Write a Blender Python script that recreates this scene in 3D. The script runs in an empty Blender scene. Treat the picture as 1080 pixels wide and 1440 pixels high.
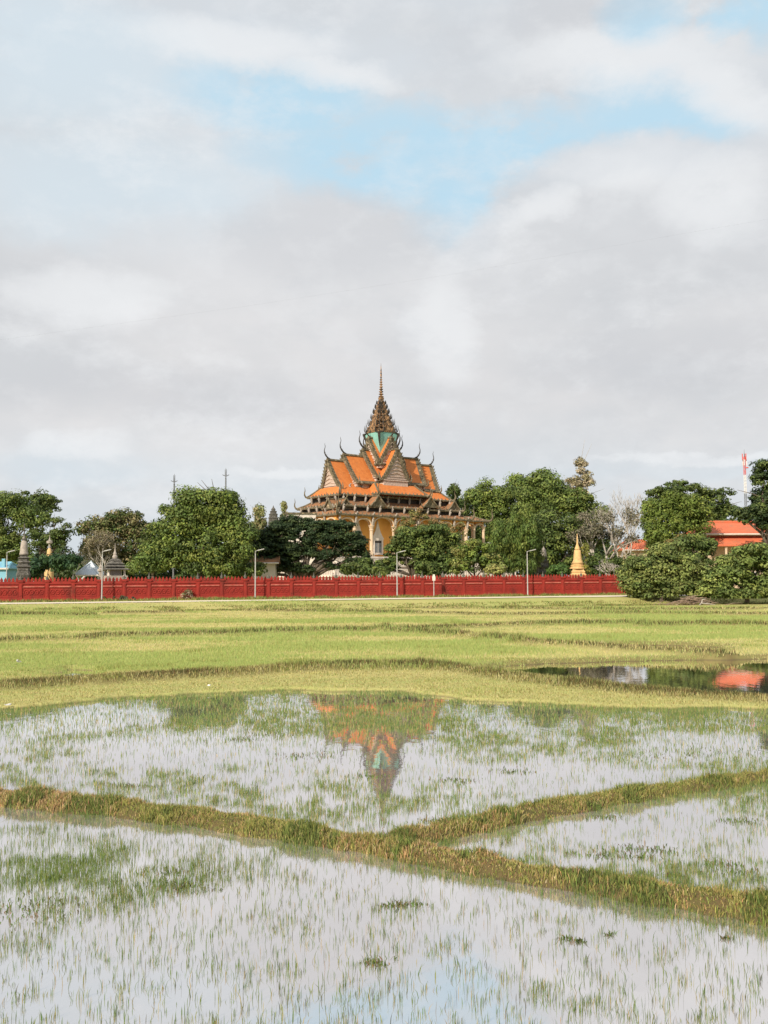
import bpy, math, random
import numpy as np
from mathutils import Vector, Matrix
R = math.radians
rng = np.random.default_rng(7)
random.seed(7)
S = bpy.context.scene
COL = S.collection

# ------------------------------------------------------------------ camera
F = 1400.0; CH = 2.75; PITCH = math.atan(98/F); ROLL = 0.0042
fw = Vector((0, math.cos(PITCH), math.sin(PITCH)))
up0 = Vector((0, -math.sin(PITCH), math.cos(PITCH)))
rt0 = Vector((1, 0, 0))
rt = rt0*math.cos(ROLL) - up0*math.sin(ROLL)
up = up0*math.cos(ROLL) + rt0*math.sin(ROLL)
cam = bpy.data.cameras.new('camera'); co = bpy.data.objects.new('camera', cam); COL.objects.link(co)
cam.sensor_fit = 'VERTICAL'; cam.sensor_height = 36; cam.lens = 36*F/1440
cam.clip_start = 0.1; cam.clip_end = 9000
M = Matrix((rt, up, -fw)).transposed().to_4x4(); M.translation = (0, 0, CH)
co.matrix_world = M; S.camera = co

def ray(px, py): return fw + rt*((px-540)/F) + up*((720-py)/F)
def at(px, py, Y):
    d = ray(px, py); return Vector((0, 0, CH)) + d*(Y/d.y)
def gnd(px, py, z=0.0):
    d = ray(px, py); return Vector((0, 0, CH)) + d*((z-CH)/d.z)

# ------------------------------------------------------------------ light and sky
SUN_AZ = R(-148)      # measured from +Y towards +X : behind the camera, to the left
SUN_EL = R(30)
sd = Vector((math.sin(SUN_AZ)*math.cos(SUN_EL), math.cos(SUN_AZ)*math.cos(SUN_EL), math.sin(SUN_EL)))
sl = bpy.data.lights.new('sun', 'SUN'); sl.energy = 4.6; sl.angle = R(0.6); sl.color = (1, .88, .72)
so = bpy.data.objects.new('sun', sl); COL.objects.link(so)
so.rotation_euler = sd.to_track_quat('Z', 'Y').to_euler(); so.location = (0, -20, 40)
S.view_settings.view_transform = 'Standard'; S.view_settings.look = 'None'
S.view_settings.exposure = 0.2; S.view_settings.gamma = 1.0

def build_world():
    w = bpy.data.worlds.new('World'); S.world = w; w.use_nodes = True
    nt = w.node_tree; N = nt.nodes; L = nt.links; N.clear()
    def val(x, sock):
        if isinstance(x, (int, float)): sock.default_value = x
        else: L.new(x, sock)
    def m(op, a, b=0.0, c=None, clamp=False):
        n = N.new('ShaderNodeMath'); n.operation = op; n.use_clamp = clamp
        val(a, n.inputs[0]); val(b, n.inputs[1])
        if c is not None: val(c, n.inputs[2])
        return n.outputs[0]
    def sm(x, a, b):
        n = N.new('ShaderNodeMapRange'); n.interpolation_type = 'SMOOTHSTEP'
        L.new(x, n.inputs['Value']); n.inputs['From Min'].default_value = a; n.inputs['From Max'].default_value = b
        return n.outputs['Result']
    tc = N.new('ShaderNodeTexCoord')
    def noise(sc, det, rough, off=0.0, stretch=1.0):
        mp = N.new('ShaderNodeMapping'); L.new(tc.outputs['Generated'], mp.inputs['Vector'])
        mp.inputs['Scale'].default_value = (1, 1, stretch); mp.inputs['Location'].default_value = (off, off*.7, off*.3)
        n = N.new('ShaderNodeTexNoise'); L.new(mp.outputs[0], n.inputs['Vector'])
        n.inputs['Scale'].default_value = sc; n.inputs['Detail'].default_value = det; n.inputs['Roughness'].default_value = rough
        return m('SUBTRACT', n.outputs['Fac'], 0.5)
    sp = N.new('ShaderNodeSeparateXYZ'); L.new(tc.outputs['Generated'], sp.inputs[0])
    az = m('ARCTAN2', sp.outputs['X'], sp.outputs['Y']); el = m('ARCSINE', sp.outputs['Z'])
    n1 = noise(7, 7, .62, 3.0, 1.6); n2 = noise(7, 7, .62, 11.0, 1.6); n3 = noise(3.0, 6, .55, 5.0, 2.2); n4 = noise(22, 6, .6, 1.0, 1.5)
    azd = m('ADD', az, m('MULTIPLY', n1, .13)); eld = m('ADD', el, m('MULTIPLY', n2, .075))
    def elev(y): return PITCH + math.atan((720-y)/F)
    def blob(x, y, rx, ry, tilt=0.0, soft=0.0):
        cx = math.atan((x-540)/F); cy = elev(y)
        dx = m('SUBTRACT', azd, cx); dy = m('SUBTRACT', eld, cy)
        c, s = math.cos(tilt), math.sin(tilt)
        X = m('ADD', m('MULTIPLY', dx, c), m('MULTIPLY', dy, s)); Y = m('SUBTRACT', m('MULTIPLY', dy, c), m('MULTIPLY', dx, s))
        q = m('ADD', m('POWER', m('ABSOLUTE', m('DIVIDE', X, rx/F)), 2.0), m('POWER', m('ABSOLUTE', m('DIVIDE', Y, ry/F)), 2.0))
        return sm(q, 1.35, soft)
    def union(bs):
        a = bs[0]
        for b in bs[1:]: a = m('MAXIMUM', a, b)
        return a
    blue = union([blob(400, 150, 170, 48, -.05), blob(520, 222, 210, 62, -.08), blob(640, 285, 100, 80, 0),
                  blob(760, 225, 180, 62, .1), blob(930, 205, 145, 62, -.25), blob(660, 190, 240, 50)])
    blue2 = union([blob(935, 48, 60, 42), blob(1048, 85, 48, 24), blob(1100, 60, 50, 60)])
    blue = m('MAXIMUM', m('MULTIPLY', m('MULTIPLY', blue, .92), sm(noise(9, 9, .65, 31.0, 1.8), -.32, -.02)), m('MULTIPLY', blue2, .9))
    pale = union([blob(150, 280, 260, 90), blob(60, 130, 240, 90), blob(120, 660, 130, 40), blob(950, 655, 300, 24), blob(500, 640, 500, 60)])
    body = union([blob(885, 335, 185, 118, 0, .8), blob(1050, 370, 150, 128, 0, .7), blob(720, 420, 190, 118, .3, .6),
                  blob(480, 420, 260, 145, 0, .2), blob(300, 420, 250, 120, 0, .2), blob(540, 560, 900, 140, 0, .2)])
    white = union([blob(330, 75, 170, 34, .03), blob(480, 105, 90, 22, -.1), blob(900, 110, 190, 40, -.15), blob(1030, 165, 90, 40, -.5),
                   blob(880, 250, 130, 46, 0), blob(760, 300, 60, 30, .4), blob(1010, 300, 110, 60, -.3), blob(110, 645, 75, 24), blob(990, 645, 150, 10), blob(120, 425, 110, 45), blob(630, 450, 60, 90), blob(390, 655, 80, 9)])
    # Nishita sky behind the clouds
    sk = N.new('ShaderNodeTexSky'); sk.sky_type = 'NISHITA'; sk.sun_disc = False
    sk.sun_elevation = SUN_EL; sk.sun_rotation = SUN_AZ; sk.air_density = 1.0; sk.dust_density = 2.0
    def mixc(f, a, b):
        n = N.new('ShaderNodeMix'); n.data_type = 'RGBA'
        val(f, n.inputs['Factor'])
        for s_, v in ((n.inputs['A'], a), (n.inputs['B'], b)):
            if isinstance(v, tuple): s_.default_value = (*v, 1)
            else: L.new(v, s_)
        return n.outputs['Result']
    grey = (.585, .60, .622); lil = (.715, .70, .70); wht = (.80, .815, .83); bluev = (.49, .71, .85); pal = (.60, .70, .77)
    cloud = mixc(sm(el, R(34), R(6)), (.60, .645, .69), lil)
    cloud = mixc(m('ADD', m('MULTIPLY', n3, 4.0), .40, clamp=True), cloud, grey)
    cloud = mixc(m('MULTIPLY', sm(el, R(11), R(1.0)), .75), cloud, (.575, .64, .69))
    under = mixc(m('MULTIPLY', pale, .7), cloud, pal)
    under = mixc(blue, under, bluev)
    full = mixc(m('MULTIPLY', body, .93), under, cloud)
    full = mixc(m('MULTIPLY', white, .6), full, wht)
    full = mixc(m('MULTIPLY', union([blob(960, 520, 260, 60), blob(450, 330, 160, 70), blob(250, 560, 260, 50), blob(820, 40, 180, 30)]), .5), full, (.565, .575, .60))
    n5 = noise(5, 10, .68, 21.0, 2.0)
    full = mixc(m('MULTIPLY', sm(n5, .02, .20), .42), full, wht)
    full = mixc(m('MULTIPLY', sm(n5, -.04, -.20), .30), full, (.55, .575, .61))
    fin = mixc(m('ADD', m('MULTIPLY', n4, 1.0), .0, clamp=True), full, wht)
    b1 = N.new('ShaderNodeBackground'); L.new(fin, b1.inputs[0]); b1.inputs[1].default_value = .97
    b2 = N.new('ShaderNodeBackground'); L.new(sk.outputs[0], b2.inputs[0]); b2.inputs[1].default_value = .07
    mx = N.new('ShaderNodeMixShader'); L.new(m('SUBTRACT', 1.0, m('MULTIPLY', blue, .10)), mx.inputs[0])
    L.new(b2.outputs[0], mx.inputs[1]); L.new(b1.outputs[0], mx.inputs[2])
    o = N.new('ShaderNodeOutputWorld'); L.new(mx.outputs[0], o.inputs[0])
build_world()

# ------------------------------------------------------------------ materials
def mat(name, col, col2=None, scale=3.0, rough=.8, bump=0.0, bscale=20.0, detail=6, metal=0.0, c3=None, s3=.4, t3=.6, w3=.12, vec='Object', stretch=(1, 1, 1), wave=None):
    """colour varied by noise, a third colour as stains of their own shape"""
    mt = bpy.data.materials.new(name); mt.use_nodes = True; nt = mt.node_tree; N = nt.nodes; L = nt.links
    b = N['Principled BSDF']; b.inputs['Roughness'].default_value = rough; b.inputs['Metallic'].default_value = metal
    b.inputs['Specular IOR Level'].default_value = .3
    tc = N.new('ShaderNodeTexCoord'); mp = N.new('ShaderNodeMapping'); mp.inputs['Scale'].default_value = stretch
    if vec == 'World': ge_ = N.new('ShaderNodeNewGeometry'); src_ = ge_.outputs['Position']
    else: src_ = tc.outputs[vec]
    L.new(src_, mp.inputs[0])
    def nz(s, d=detail):
        n = N.new('ShaderNodeTexNoise'); n.inputs['Scale'].default_value = s; n.inputs['Detail'].default_value = d; n.inputs['Roughness'].default_value = .65
        L.new(mp.outputs[0], n.inputs['Vector']); return n.outputs['Fac']
    def mr(x, a, bb):
        n = N.new('ShaderNodeMapRange'); n.inputs['From Min'].default_value = a; n.inputs['From Max'].default_value = bb; L.new(x, n.inputs['Value']); return n.outputs['Result']
    def mx(f, a, bb):
        n = N.new('ShaderNodeMix'); n.data_type = 'RGBA'; L.new(f, n.inputs['Factor'])
        for s_, v in ((n.inputs['A'], a), (n.inputs['B'], bb)):
            if isinstance(v, tuple): s_.default_value = (*v, 1)
            else: L.new(v, s_)
        return n.outputs['Result']
    c = mx(mr(nz(scale), .35, .65), col, col2 or tuple(x*.75 for x in col))
    if c3: c = mx(mr(nz(s3), t3, t3+w3), c, c3)
    if wave:
        wv = N.new('ShaderNodeTexWave'); wv.wave_type = 'BANDS'; wv.bands_direction = wave[0]; wv.inputs['Scale'].default_value = wave[1]
        wv.inputs['Distortion'].default_value = .6; wv.inputs['Detail'].default_value = 1
        L.new(src_, wv.inputs['Vector'])
        c = mx(mr(wv.outputs['Fac'], .0, .35), tuple(x*wave[2] for x in col), c)
    L.new(c, b.inputs['Base Color'])
    if bump:
        bp = N.new('ShaderNodeBump'); bp.inputs['Strength'].default_value = bump; bp.inputs['Distance'].default_value = .05
        L.new(nz(bscale, 4), bp.inputs['Height']); L.new(bp.outputs[0], b.inputs['Normal'])
    return mt

def attr_mat(name, trans=.35, rough=.6, vary=.35):
    mt = bpy.data.materials.new(name); mt.use_nodes = True; nt = mt.node_tree; N = nt.nodes; L = nt.links; N.clear()
    a = N.new('ShaderNodeAttribute'); a.attribute_name = 'col'
    hs = N.new('ShaderNodeHueSaturation'); L.new(a.outputs['Color'], hs.inputs['Color'])
    b = N.new('ShaderNodeBsdfPrincipled'); b.inputs['Roughness'].default_value = rough; b.inputs['Specular IOR Level'].default_value = .25
    L.new(hs.outputs[0], b.inputs['Base Color'])
    t = N.new('ShaderNodeBsdfTranslucent'); L.new(hs.outputs[0], t.inputs['Color'])
    mx = N.new('ShaderNodeMixShader'); mx.inputs[0].default_value = trans; L.new(b.outputs[0], mx.inputs[1]); L.new(t.outputs[0], mx.inputs[2])
    o = N.new('ShaderNodeOutputMaterial'); L.new(mx.outputs[0], o.inputs[0]); return mt

MT = {
 'leaf': attr_mat('leaf', .14),
 'grass': attr_mat('grass_blades', .3, .7),
 'bark': mat('bark', (.16, .13, .10), (.08, .065, .05), 4, .9),
 'palebark': mat('pale_bark', (.50, .46, .41), (.30, .27, .23), 3, .9),
 'redwall': mat('red_paint', (.34, .036, .026), (.25, .028, .022), 1.3, .85, .5, 14, c3=(.13, .03, .022), s3=.9, t3=.52, w3=.2, vec='World', stretch=(1, 1, .6)),
 'redhighlight': mat('red_ledge_highlight', (.62, .22, .17), (.40, .08, .06), 2, .7, vec='World'),  # paler red puts the highlight line along each ledge into its colour
 'stone': mat('dark_weathered_stone', (.17, .16, .14), (.06, .058, .05), 5, .9, .5, 12, c3=(.36, .34, .30), s3=2.4, t3=.58),
 'palestone': mat('pale_stone', (.44, .39, .34), (.28, .25, .22), 4, .9, .4, 15, c3=(.12, .11, .10), s3=1.8, t3=.60),
 'gold': mat('ochre_gold_paint', (.66, .46, .22), (.56, .36, .16), 2, .8, .5, 10, c3=(.36, .24, .12), s3=1.5, t3=.56, w3=.15),
 'tile': mat('orange_roof_tiles', (.70, .235, .06), (.55, .16, .04), 2.4, .7, .3, 25, c3=(.36, .13, .05), s3=1.1, t3=.54, w3=.2, wave=('Z', 2.6, .62)),
 'tile_old': mat('weathered_brown_tiles', (.44, .19, .08), (.27, .16, .09), 1.8, .8, .3, 25, c3=(.13, .115, .085), s3=1.1, t3=.44, w3=.25, wave=('Z', 3.0, .6)),
 'tile_far': mat('red_orange_roof_tiles', (.70, .19, .09), (.56, .14, .07), 1.0, .75, .2, 20, c3=(.40, .19, .11), s3=.8, t3=.5, w3=.2, wave=('X', 2.2, .6)),
 'trim': mat('mossy_grey_moulding', (.20, .165, .105), (.085, .075, .05), 2.6, .9, .6, 9, c3=(.42, .33, .22), s3=1.7, t3=.55),
 'horn': mat('dark_horn', (.07, .06, .05), (.03, .027, .024), 3, .7),
 'carved': mat('carved_pale_pediment', (.60, .47, .40), (.40, .31, .26), 5, .9, .9, 6, c3=(.70, .60, .53), s3=3, t3=.55),
 'teal': mat('faded_teal_paint', (.28, .55, .48), (.20, .44, .39), 1.2, .8, .2, 8, c3=(.46, .50, .42), s3=1.5, t3=.60, stretch=(3, 3, .5)),
 'tower': mat('tower_ochre_carving', (.50, .30, .15), (.20, .11, .06), 2.2, .85, .9, 6, c3=(.055, .045, .035), s3=2.4, t3=.47, w3=.1),
 'yellow': mat('yellow_ochre_plaster', (.78, .40, .10), (.68, .32, .08), .8, .85, .1, 6, c3=(.50, .24, .10), s3=.6, t3=.62, w3=.2, stretch=(1, 1, .5)),
 'cream': mat('cream_plaster', (.66, .52, .38), (.55, .42, .30), 1.5, .85, .2, 9, c3=(.30, .24, .18), s3=1.1, t3=.62),
 'white': mat('white_plaster', (.70, .64, .58), (.58, .52, .46), 1.2, .85, .1, 9, c3=(.36, .32, .28), s3=.9, t3=.62),
 'dark': mat('dark_brown', (.05, .042, .035), (.03, .025, .02), 4, .7),  # near-black brown, also on the walls filling the gaps between skirt roofs
 'shutter': mat('grey_shutter', (.22, .24, .26), (.15, .165, .18), 3, .6),
 'lampmetal': mat('galvanised_pole', (.50, .50, .49), (.36, .36, .35), 3, .6, metal=.2),
 'lampdark': mat('lamp_lens', (.30, .31, .32), (.2, .2, .2), 6, .3),
 'steel': mat('grey_steel', (.18, .19, .21), (.12, .13, .14), 6, .5),
 'mastred': mat('mast_red', (.62, .10, .08), (.5, .08, .06), 6, .6),
 'mastwhite': mat('mast_white', (.75, .72, .70), (.6, .58, .56), 6, .6),
 'bluewall': mat('bright_blue_paint', (.22, .46, .58), (.17, .38, .50), 2, .7),
 'sheet': mat('pale_metal_sheet', (.62, .68, .74), (.50, .56, .62), 1.4, .5, wave=('X', 1.4, .85)),
 'path': mat('pale_concrete_path', (.80, .72, .60), (.68, .58, .46), .8, .9, .1, 10),
 'wood': mat('dead_wood', (.36, .27, .20), (.16, .11, .08), 5, .9),
 'wire': mat('cable', (.16, .16, .17), (.12, .12, .12), 5, .6),
 'plastic': mat('white_plastic', (.8, .8, .8), (.7, .7, .7), 5, .5),
}

# ------------------------------------------------------------------ mesh builder
class MB:
    def __init__(s): s.v = []; s.f = []
    def add(s, vs, fs):
        o = len(s.v); s.v += [tuple(p) for p in vs]; s.f += [tuple(i+o for i in f) for f in fs]; return s
    def box(s, x0, x1, y0, y1, z0, z1):
        return s.add([(x0,y0,z0),(x1,y0,z0),(x1,y1,z0),(x0,y1,z0),(x0,y0,z1),(x1,y0,z1),(x1,y1,z1),(x0,y1,z1)],
                     [(0,3,2,1),(4,5,6,7),(0,1,5,4),(1,2,6,5),(2,3,7,6),(3,0,4,7)])
    def frus(s, cx, cy, ax, ay, z0, bx, by, z1):
        return s.add([(cx-ax,cy-ay,z0),(cx+ax,cy-ay,z0),(cx+ax,cy+ay,z0),(cx-ax,cy+ay,z0),(cx-bx,cy-by,z1),(cx+bx,cy-by,z1),(cx+bx,cy+by,z1),(cx-bx,cy+by,z1)],
                     [(0,3,2,1),(4,5,6,7),(0,1,5,4),(1,2,6,5),(2,3,7,6),(3,0,4,7)])
    def lathe(s, prof, cx=0, cy=0, n=12, sq=1.0, rot=0.0):
        vs = []
        for r, z in prof:
            for k in range(n):
                a = 2*math.pi*k/n+rot; vs.append((cx+r*math.cos(a), cy+r*sq*math.sin(a), z))
        fs = [(i*n+k, i*n+(k+1) % n, (i+1)*n+(k+1) % n, (i+1)*n+k) for i in range(len(prof)-1) for k in range(n)]
        fs += [tuple(range(n))[::-1], tuple(range((len(prof)-1)*n, len(prof)*n))]
        return s.add(vs, fs)
    def tube(s, pts, rad, n=6):
        pts = [Vector(p) for p in pts]
        if isinstance(rad, (int, float)): rad = [rad]*len(pts)
        vs = []; prev = None
        for i, p in enumerate(pts):
            t = (pts[min(i+1, len(pts)-1)]-pts[max(i-1, 0)]).normalized()
            a = Vector((0, 0, 1)) if abs(t.z) < .9 else Vector((1, 0, 0))
            if prev is not None and (prev-t*prev.dot(t)).length > .1: a = prev-t*prev.dot(t)
            else: a = a-t*a.dot(t)
            a.normalize(); prev = a; b = t.cross(a)
            for k in range(n):
                an = 2*math.pi*k/n; vs.append(p+(a*math.cos(an)+b*math.sin(an))*rad[i])
        m_ = len(pts)
        fs = [(i*n+k, i*n+(k+1) % n, (i+1)*n+(k+1) % n, (i+1)*n+k) for i in range(m_-1) for k in range(n)]
        fs += [tuple(range(n))[::-1], tuple(range((m_-1)*n, m_*n))]
        return s.add(vs, fs)
    def slab(s, poly, off):
        """polygon (3-D points) thickened by vector off"""
        n = len(poly); off = Vector(off)
        vs = [Vector(p) for p in poly]+[Vector(p)+off for p in poly]
        return s.add(vs, [tuple(range(n)), tuple(range(n, 2*n))[::-1]]+[(i, i+n, (i+1) % n+n, (i+1) % n) for i in range(n)])
    def mesh(s, name):
        me = bpy.data.meshes.new(name); me.from_pydata(s.v, [], s.f); me.update(); return me
    def build(s, name, m, parent=None, smooth=False, loc=None):
        me = s.mesh(name); o = bpy.data.objects.new(name, me); COL.objects.link(o)
        me.materials.append(MT[m] if isinstance(m, str) else m)
        import bmesh
        bm = bmesh.new(); bm.from_mesh(me); bmesh.ops.recalc_face_normals(bm, faces=bm.faces); bm.to_mesh(me); bm.free()
        if smooth: me.polygons.foreach_set('use_smooth', [True]*len(me.polygons))
        if parent: o.parent = parent
        if loc is not None: o.location = loc
        return o

def tag(o, label=None, cat=None, group=None, kind=None):
    if label: o['label'] = label
    if cat: o['category'] = cat
    if group: o['group'] = group
    if kind: o['kind'] = kind
    return o
def thing(name, label, cat, loc=(0, 0, 0), rz=0.0, group=None):
    o = bpy.data.objects.new(name, None); COL.objects.link(o); o.empty_display_size = .5
    o.location = loc; o.rotation_euler = (0, 0, rz)
    return tag(o, label, cat, group)
def copy_tree(o, parent=None):
    c = o.copy(); COL.objects.link(c); c.parent = parent
    for ch in list(o.children): copy_tree(ch, c)
    return c
def np_mesh(name, V, FA, C=None, m=None, parent=None, loc=None, k=None):
    """V (n,3), FA (m,k) faces, C (n,3) colours"""
    me = bpy.data.meshes.new(name); k = FA.shape[1]
    me.vertices.add(len(V)); me.vertices.foreach_set('co', V.astype(np.float32).ravel())
    me.loops.add(FA.size); me.loops.foreach_set('vertex_index', FA.astype(np.int32).ravel())
    me.polygons.add(len(FA)); me.polygons.foreach_set('loop_start', np.arange(0, FA.size, k, dtype=np.int32))
    if C is not None:
        a = me.color_attributes.new('col', 'FLOAT_COLOR', 'POINT')
        a.data.foreach_set('color', np.hstack([C, np.ones((len(C), 1))]).astype(np.float32).ravel())
    me.update(); me.validate()
    o = bpy.data.objects.new(name, me); COL.objects.link(o)
    if m: me.materials.append(m)
    if parent: o.parent = parent
    if loc is not None: o.location = loc
    return o

# value noise in numpy
_G = rng.random((256, 256))
def vnoise(x, y):
    xi = np.floor(x).astype(int); yi = np.floor(y).astype(int); fx = x-xi; fy = y-yi
    fx = fx*fx*(3-2*fx); fy = fy*fy*(3-2*fy)
    g = lambda a, b: _G[a % 256, b % 256]
    return (g(xi, yi)*(1-fx)+g(xi+1, yi)*fx)*(1-fy)+(g(xi, yi+1)*(1-fx)+g(xi+1, yi+1)*fx)*fy
def fbm(x, y, o=4):
    s = 0; a = .5; t = 0
    for i in range(o): s = s+a*vnoise(x*2**i+17*i, y*2**i+9*i); t += a; a *= .5
    return s/t

# ------------------------------------------------------------------ terrain
def seg_d(x, y, P, Z=None):
    best = np.full(np.shape(x), 1e9)
    for (ax, ay), (bx, by) in zip(P[:-1], P[1:]):
        dx, dy = bx-ax, by-ay; L2 = dx*dx+dy*dy
        t = np.clip(((x-ax)*dx+(y-ay)*dy)/L2, 0, 1)
        best = np.minimum(best, np.hypot(x-ax-t*dx, y-ay-t*dy))
    return best
def inside(x, y, P):
    r = np.zeros(np.shape(x), bool)
    for (ax, ay), (bx, by) in zip(P, P[1:]+P[:1]):
        if ay == by: continue
        c = ((ay > y) != (by > y)) & (x < (bx-ax)*(y-ay)/(by-ay)+ax); r ^= c
    return r
def sdist(x, y, P):
    d = seg_d(x, y, P+P[:1]); return np.where(inside(x, y, P), -d, d)
def sstep(t): t = np.clip(t, 0, 1); return t*t*(3-2*t)
def G(l, z=0.0, dy=0.0): return [((gnd(a, b, z).x), (gnd(a, b, z).y+dy)) for a, b in l]

POND = G([(-120, 1006), (60, 994), (150, 984), (240, 979), (400, 971), (560, 973), (640, 984), (780, 992), (860, 996), (1010, 996), (1200, 1000)])
POND = [(-24, POND[0][1])] + POND + [(24, POND[-1][1]), (24, 2.5), (-24, 2.5)]
POND_R = G([(650, 944), (700, 938), (760, 934), (860, 931), (960, 929), (1080, 927), (1300, 922), (1500, 930), (1350, 1000), (1080, 983), (960, 975), (850, 964), (760, 955)])
POND_T = G([(70, 945), (100, 938), (130, 939), (142, 948), (105, 952)], .1)
POND_S = G([(810, 907), (870, 903.5), (950, 904), (1015, 907), (1015, 913), (950, 913.5), (880, 912.5), (825, 910)], .12)
B1 = [(-9, gnd(0, 1130).y+.9)] + G([(0, 1138), (150, 1153), (300, 1172), (450, 1197), (540, 1212), (700, 1245), (900, 1280), (1080, 1307), (1250, 1335)], 0, .42)
B2 = G([(560, 1200), (650, 1180), (740, 1160), (850, 1139), (1000, 1116), (1080, 1104), (1400, 1060)], 0, .38)
B3 = G([(-300, 990), (0, 975), (100, 968), (200, 962), (300, 957), (400, 950), (500, 946), (600, 946), (660, 950), (760, 964), (860, 974), (960, 983), (1080, 990), (1400, 1010)], .0, .4)
FB = [G(l, .2) for l in ([(-200, 903), (0, 902), (120, 899), (150, 896), (300, 893), (450, 888), (540, 889), (640, 894), (760, 905), (900, 915), (1080, 922), (1300, 930)],
      [(540, 889), (640, 884), (760, 880), (900, 879)], [(-100, 869), (0, 868), (130, 869)], [(150, 866), (250, 865)],
      [(350, 863), (540, 865), (700, 868), (900, 866), (1200, 868)], [(600, 859), (900, 862), (1300, 858)], [(900, 882), (1000, 880), (1300, 884)])]
def slant(x, y): return y-.314*(x+38.2)
def base_h(x, y):
    t = slant(x, y)*(y > 60) + (y <= 60)*0
    b = np.interp(y, [0, 24, 30, 60, 80, 5000], [.07, .07, .12, .22, .36, .36])
    e = sstep((slant(x, y)-78.5)/4.0); z2 = .93+.0030*np.clip(x+38, 0, 80)
    return np.where(y > 55, b*(1-e)+z2*e, b)
def terrain(x, y, rough=True):
    h = base_h(x, y)
    n = fbm(x*1.3+5, y*1.3+5); n2 = fbm(x*6, y*6)
    wob = (n-.5)*.5
    for P, w, dep in ((POND, .5, .16), (POND_R, .8, .16), (POND_S, .9, .2), (POND_T, 1.2, .12)):
        s = sdist(x, y, P) + wob*(1.6 if P is POND else 1.2)
        k = sstep(s/w+.5); h = h*k+(-dep)*(1-k)
    for B, w, ht in ((B1, .34, .105), (B2, .34, .09)):
        d = seg_d(x, y, B)*(1-.5*(n2-.5)) + wob*.38
        h = np.maximum(h, -.16+(ht+.16)*(1-np.clip(d/w, 0, 1)**2.6)) 
    d = seg_d(x, y, B3)+wob*.6
    h = np.maximum(h, .10+.17*(1-np.clip(d/.7, 0, 1)**2)) if False else h+np.interp(x, [-20, 1, 4, 30], [.17, .14, .05, .04])*(1-np.clip(d/.8, 0, 1)**2)*(h > -.05)
    for L_ in FB:
        d = seg_d(x, y, L_)+wob*.8; h = h+.18*(1-np.clip(d/.7, 0, 1)**2)*(h > 0)
    if rough: h = h+(n2-.5)*.045*(h > -.05)*np.clip(1.2-np.abs(y)/200, 0, 1)
    return h
def axis(segs):
    out = [segs[0][0]]
    for a, b, s0, s1 in segs:
        x = a
        while x < b-1e-6:
            t = (x-a)/(b-a); st = s0*(s1/s0)**t if s0 > 0 else s1
            x = min(x+st, b); out.append(x)
    return np.array(out)
ys = axis([(-60, 0, 10, 1), (0, 5, 1, .1), (5, 20, .065, .10), (20, 45, .10, .25), (45, 110, .25, .6), (110, 400, .8, 20), (400, 6000, 25, 600)])
xh = axis([(0, 9, .075, .09), (9, 22, .09, .4), (22, 60, .4, 1.2), (60, 300, 2, 30), (300, 4000, 40, 500)])
xs = np.concatenate([-xh[::-1][:-1], xh])
X, Y = np.meshgrid(xs, ys); H = terrain(X, Y)
ny, nx = X.shape
V = np.stack([X.ravel(), Y.ravel(), H.ravel()], 1)
ii = (np.arange(ny-1)[:, None]*nx+np.arange(nx-1)[None]).ravel()
FA = np.stack([ii, ii+1, ii+nx+1, ii+nx], 1)
def ground_mat():
    mt = bpy.data.materials.new('field_ground'); mt.use_nodes = True; nt = mt.node_tree; N = nt.nodes; L = nt.links
    b = N['Principled BSDF']; b.inputs['Roughness'].default_value = .95; b.inputs['Specular IOR Level'].default_value = .1
    g = N.new('ShaderNodeNewGeometry')
    def nz(s, d=6, st=(1, 1, 1)):
        mp = N.new('ShaderNodeMapping'); mp.inputs['Scale'].default_value = st; L.new(g.outputs['Position'], mp.inputs[0])
        n = N.new('ShaderNodeTexNoise'); n.inputs['Scale'].default_value = s; n.inputs['Detail'].default_value = d; n.inputs['Roughness'].default_value = .65; L.new(mp.outputs[0], n.inputs[0]); return n.outputs['Fac']
    def mr(x, a, c):
        n = N.new('ShaderNodeMapRange'); n.inputs['From Min'].default_value = a; n.inputs['From Max'].default_value = c; L.new(x, n.inputs['Value']); return n.outputs['Result']
    def mx(f, a, c):
        n = N.new('ShaderNodeMix'); n.data_type = 'RGBA'; L.new(f, n.inputs['Factor'])
        for s_, v in ((n.inputs['A'], a), (n.inputs['B'], c)):
            if isinstance(v, tuple): s_.default_value = (*v, 1)
            else: L.new(v, s_)
        return n.outputs['Result']
    c = mx(mr(nz(.09, 5, (.5, 1.6, 1)), .40, .60), (.44, .41, .16), (.34, .37, .12))
    c = mx(mr(nz(2.5), .45, .70), c, (.42, .36, .15))
    c = mx(mr(nz(.5, 6), .62, .74), c, (.20, .17, .06))
    at_ = N.new('ShaderNodeAttribute'); at_.attribute_name = 'soil'
    c = mx(at_.outputs['Fac'], c, mx(mr(nz(6), .4, .65), (.13, .095, .045), (.10, .09, .035)))
    sp = N.new('ShaderNodeSeparateXYZ'); L.new(g.outputs['Position'], sp.inputs[0])
    c = mx(mr(sp.outputs['Z'], .05, -.03), c, (.10, .075, .05))
    L.new(c, b.inputs['Base Color'])
    bp = N.new('ShaderNodeBump'); bp.inputs['Strength'].default_value = .5; bp.inputs['Distance'].default_value = .05; L.new(nz(9), bp.inputs['Height']); L.new(bp.outputs[0], b.inputs['Normal'])
    return mt
go = np_mesh('ground', V, FA, None, ground_mat()); tag(go, kind='structure')
_d = np.minimum(seg_d(X, Y, B1), seg_d(X, Y, B2)).ravel(); _e = seg_d(X, Y, B3).ravel()
for L_ in FB: _e = np.minimum(_e, seg_d(X, Y, L_).ravel()+.2)
_s = np.minimum(sdist(X, Y, POND_R), sdist(X, Y, POND_S)).ravel()
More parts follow.
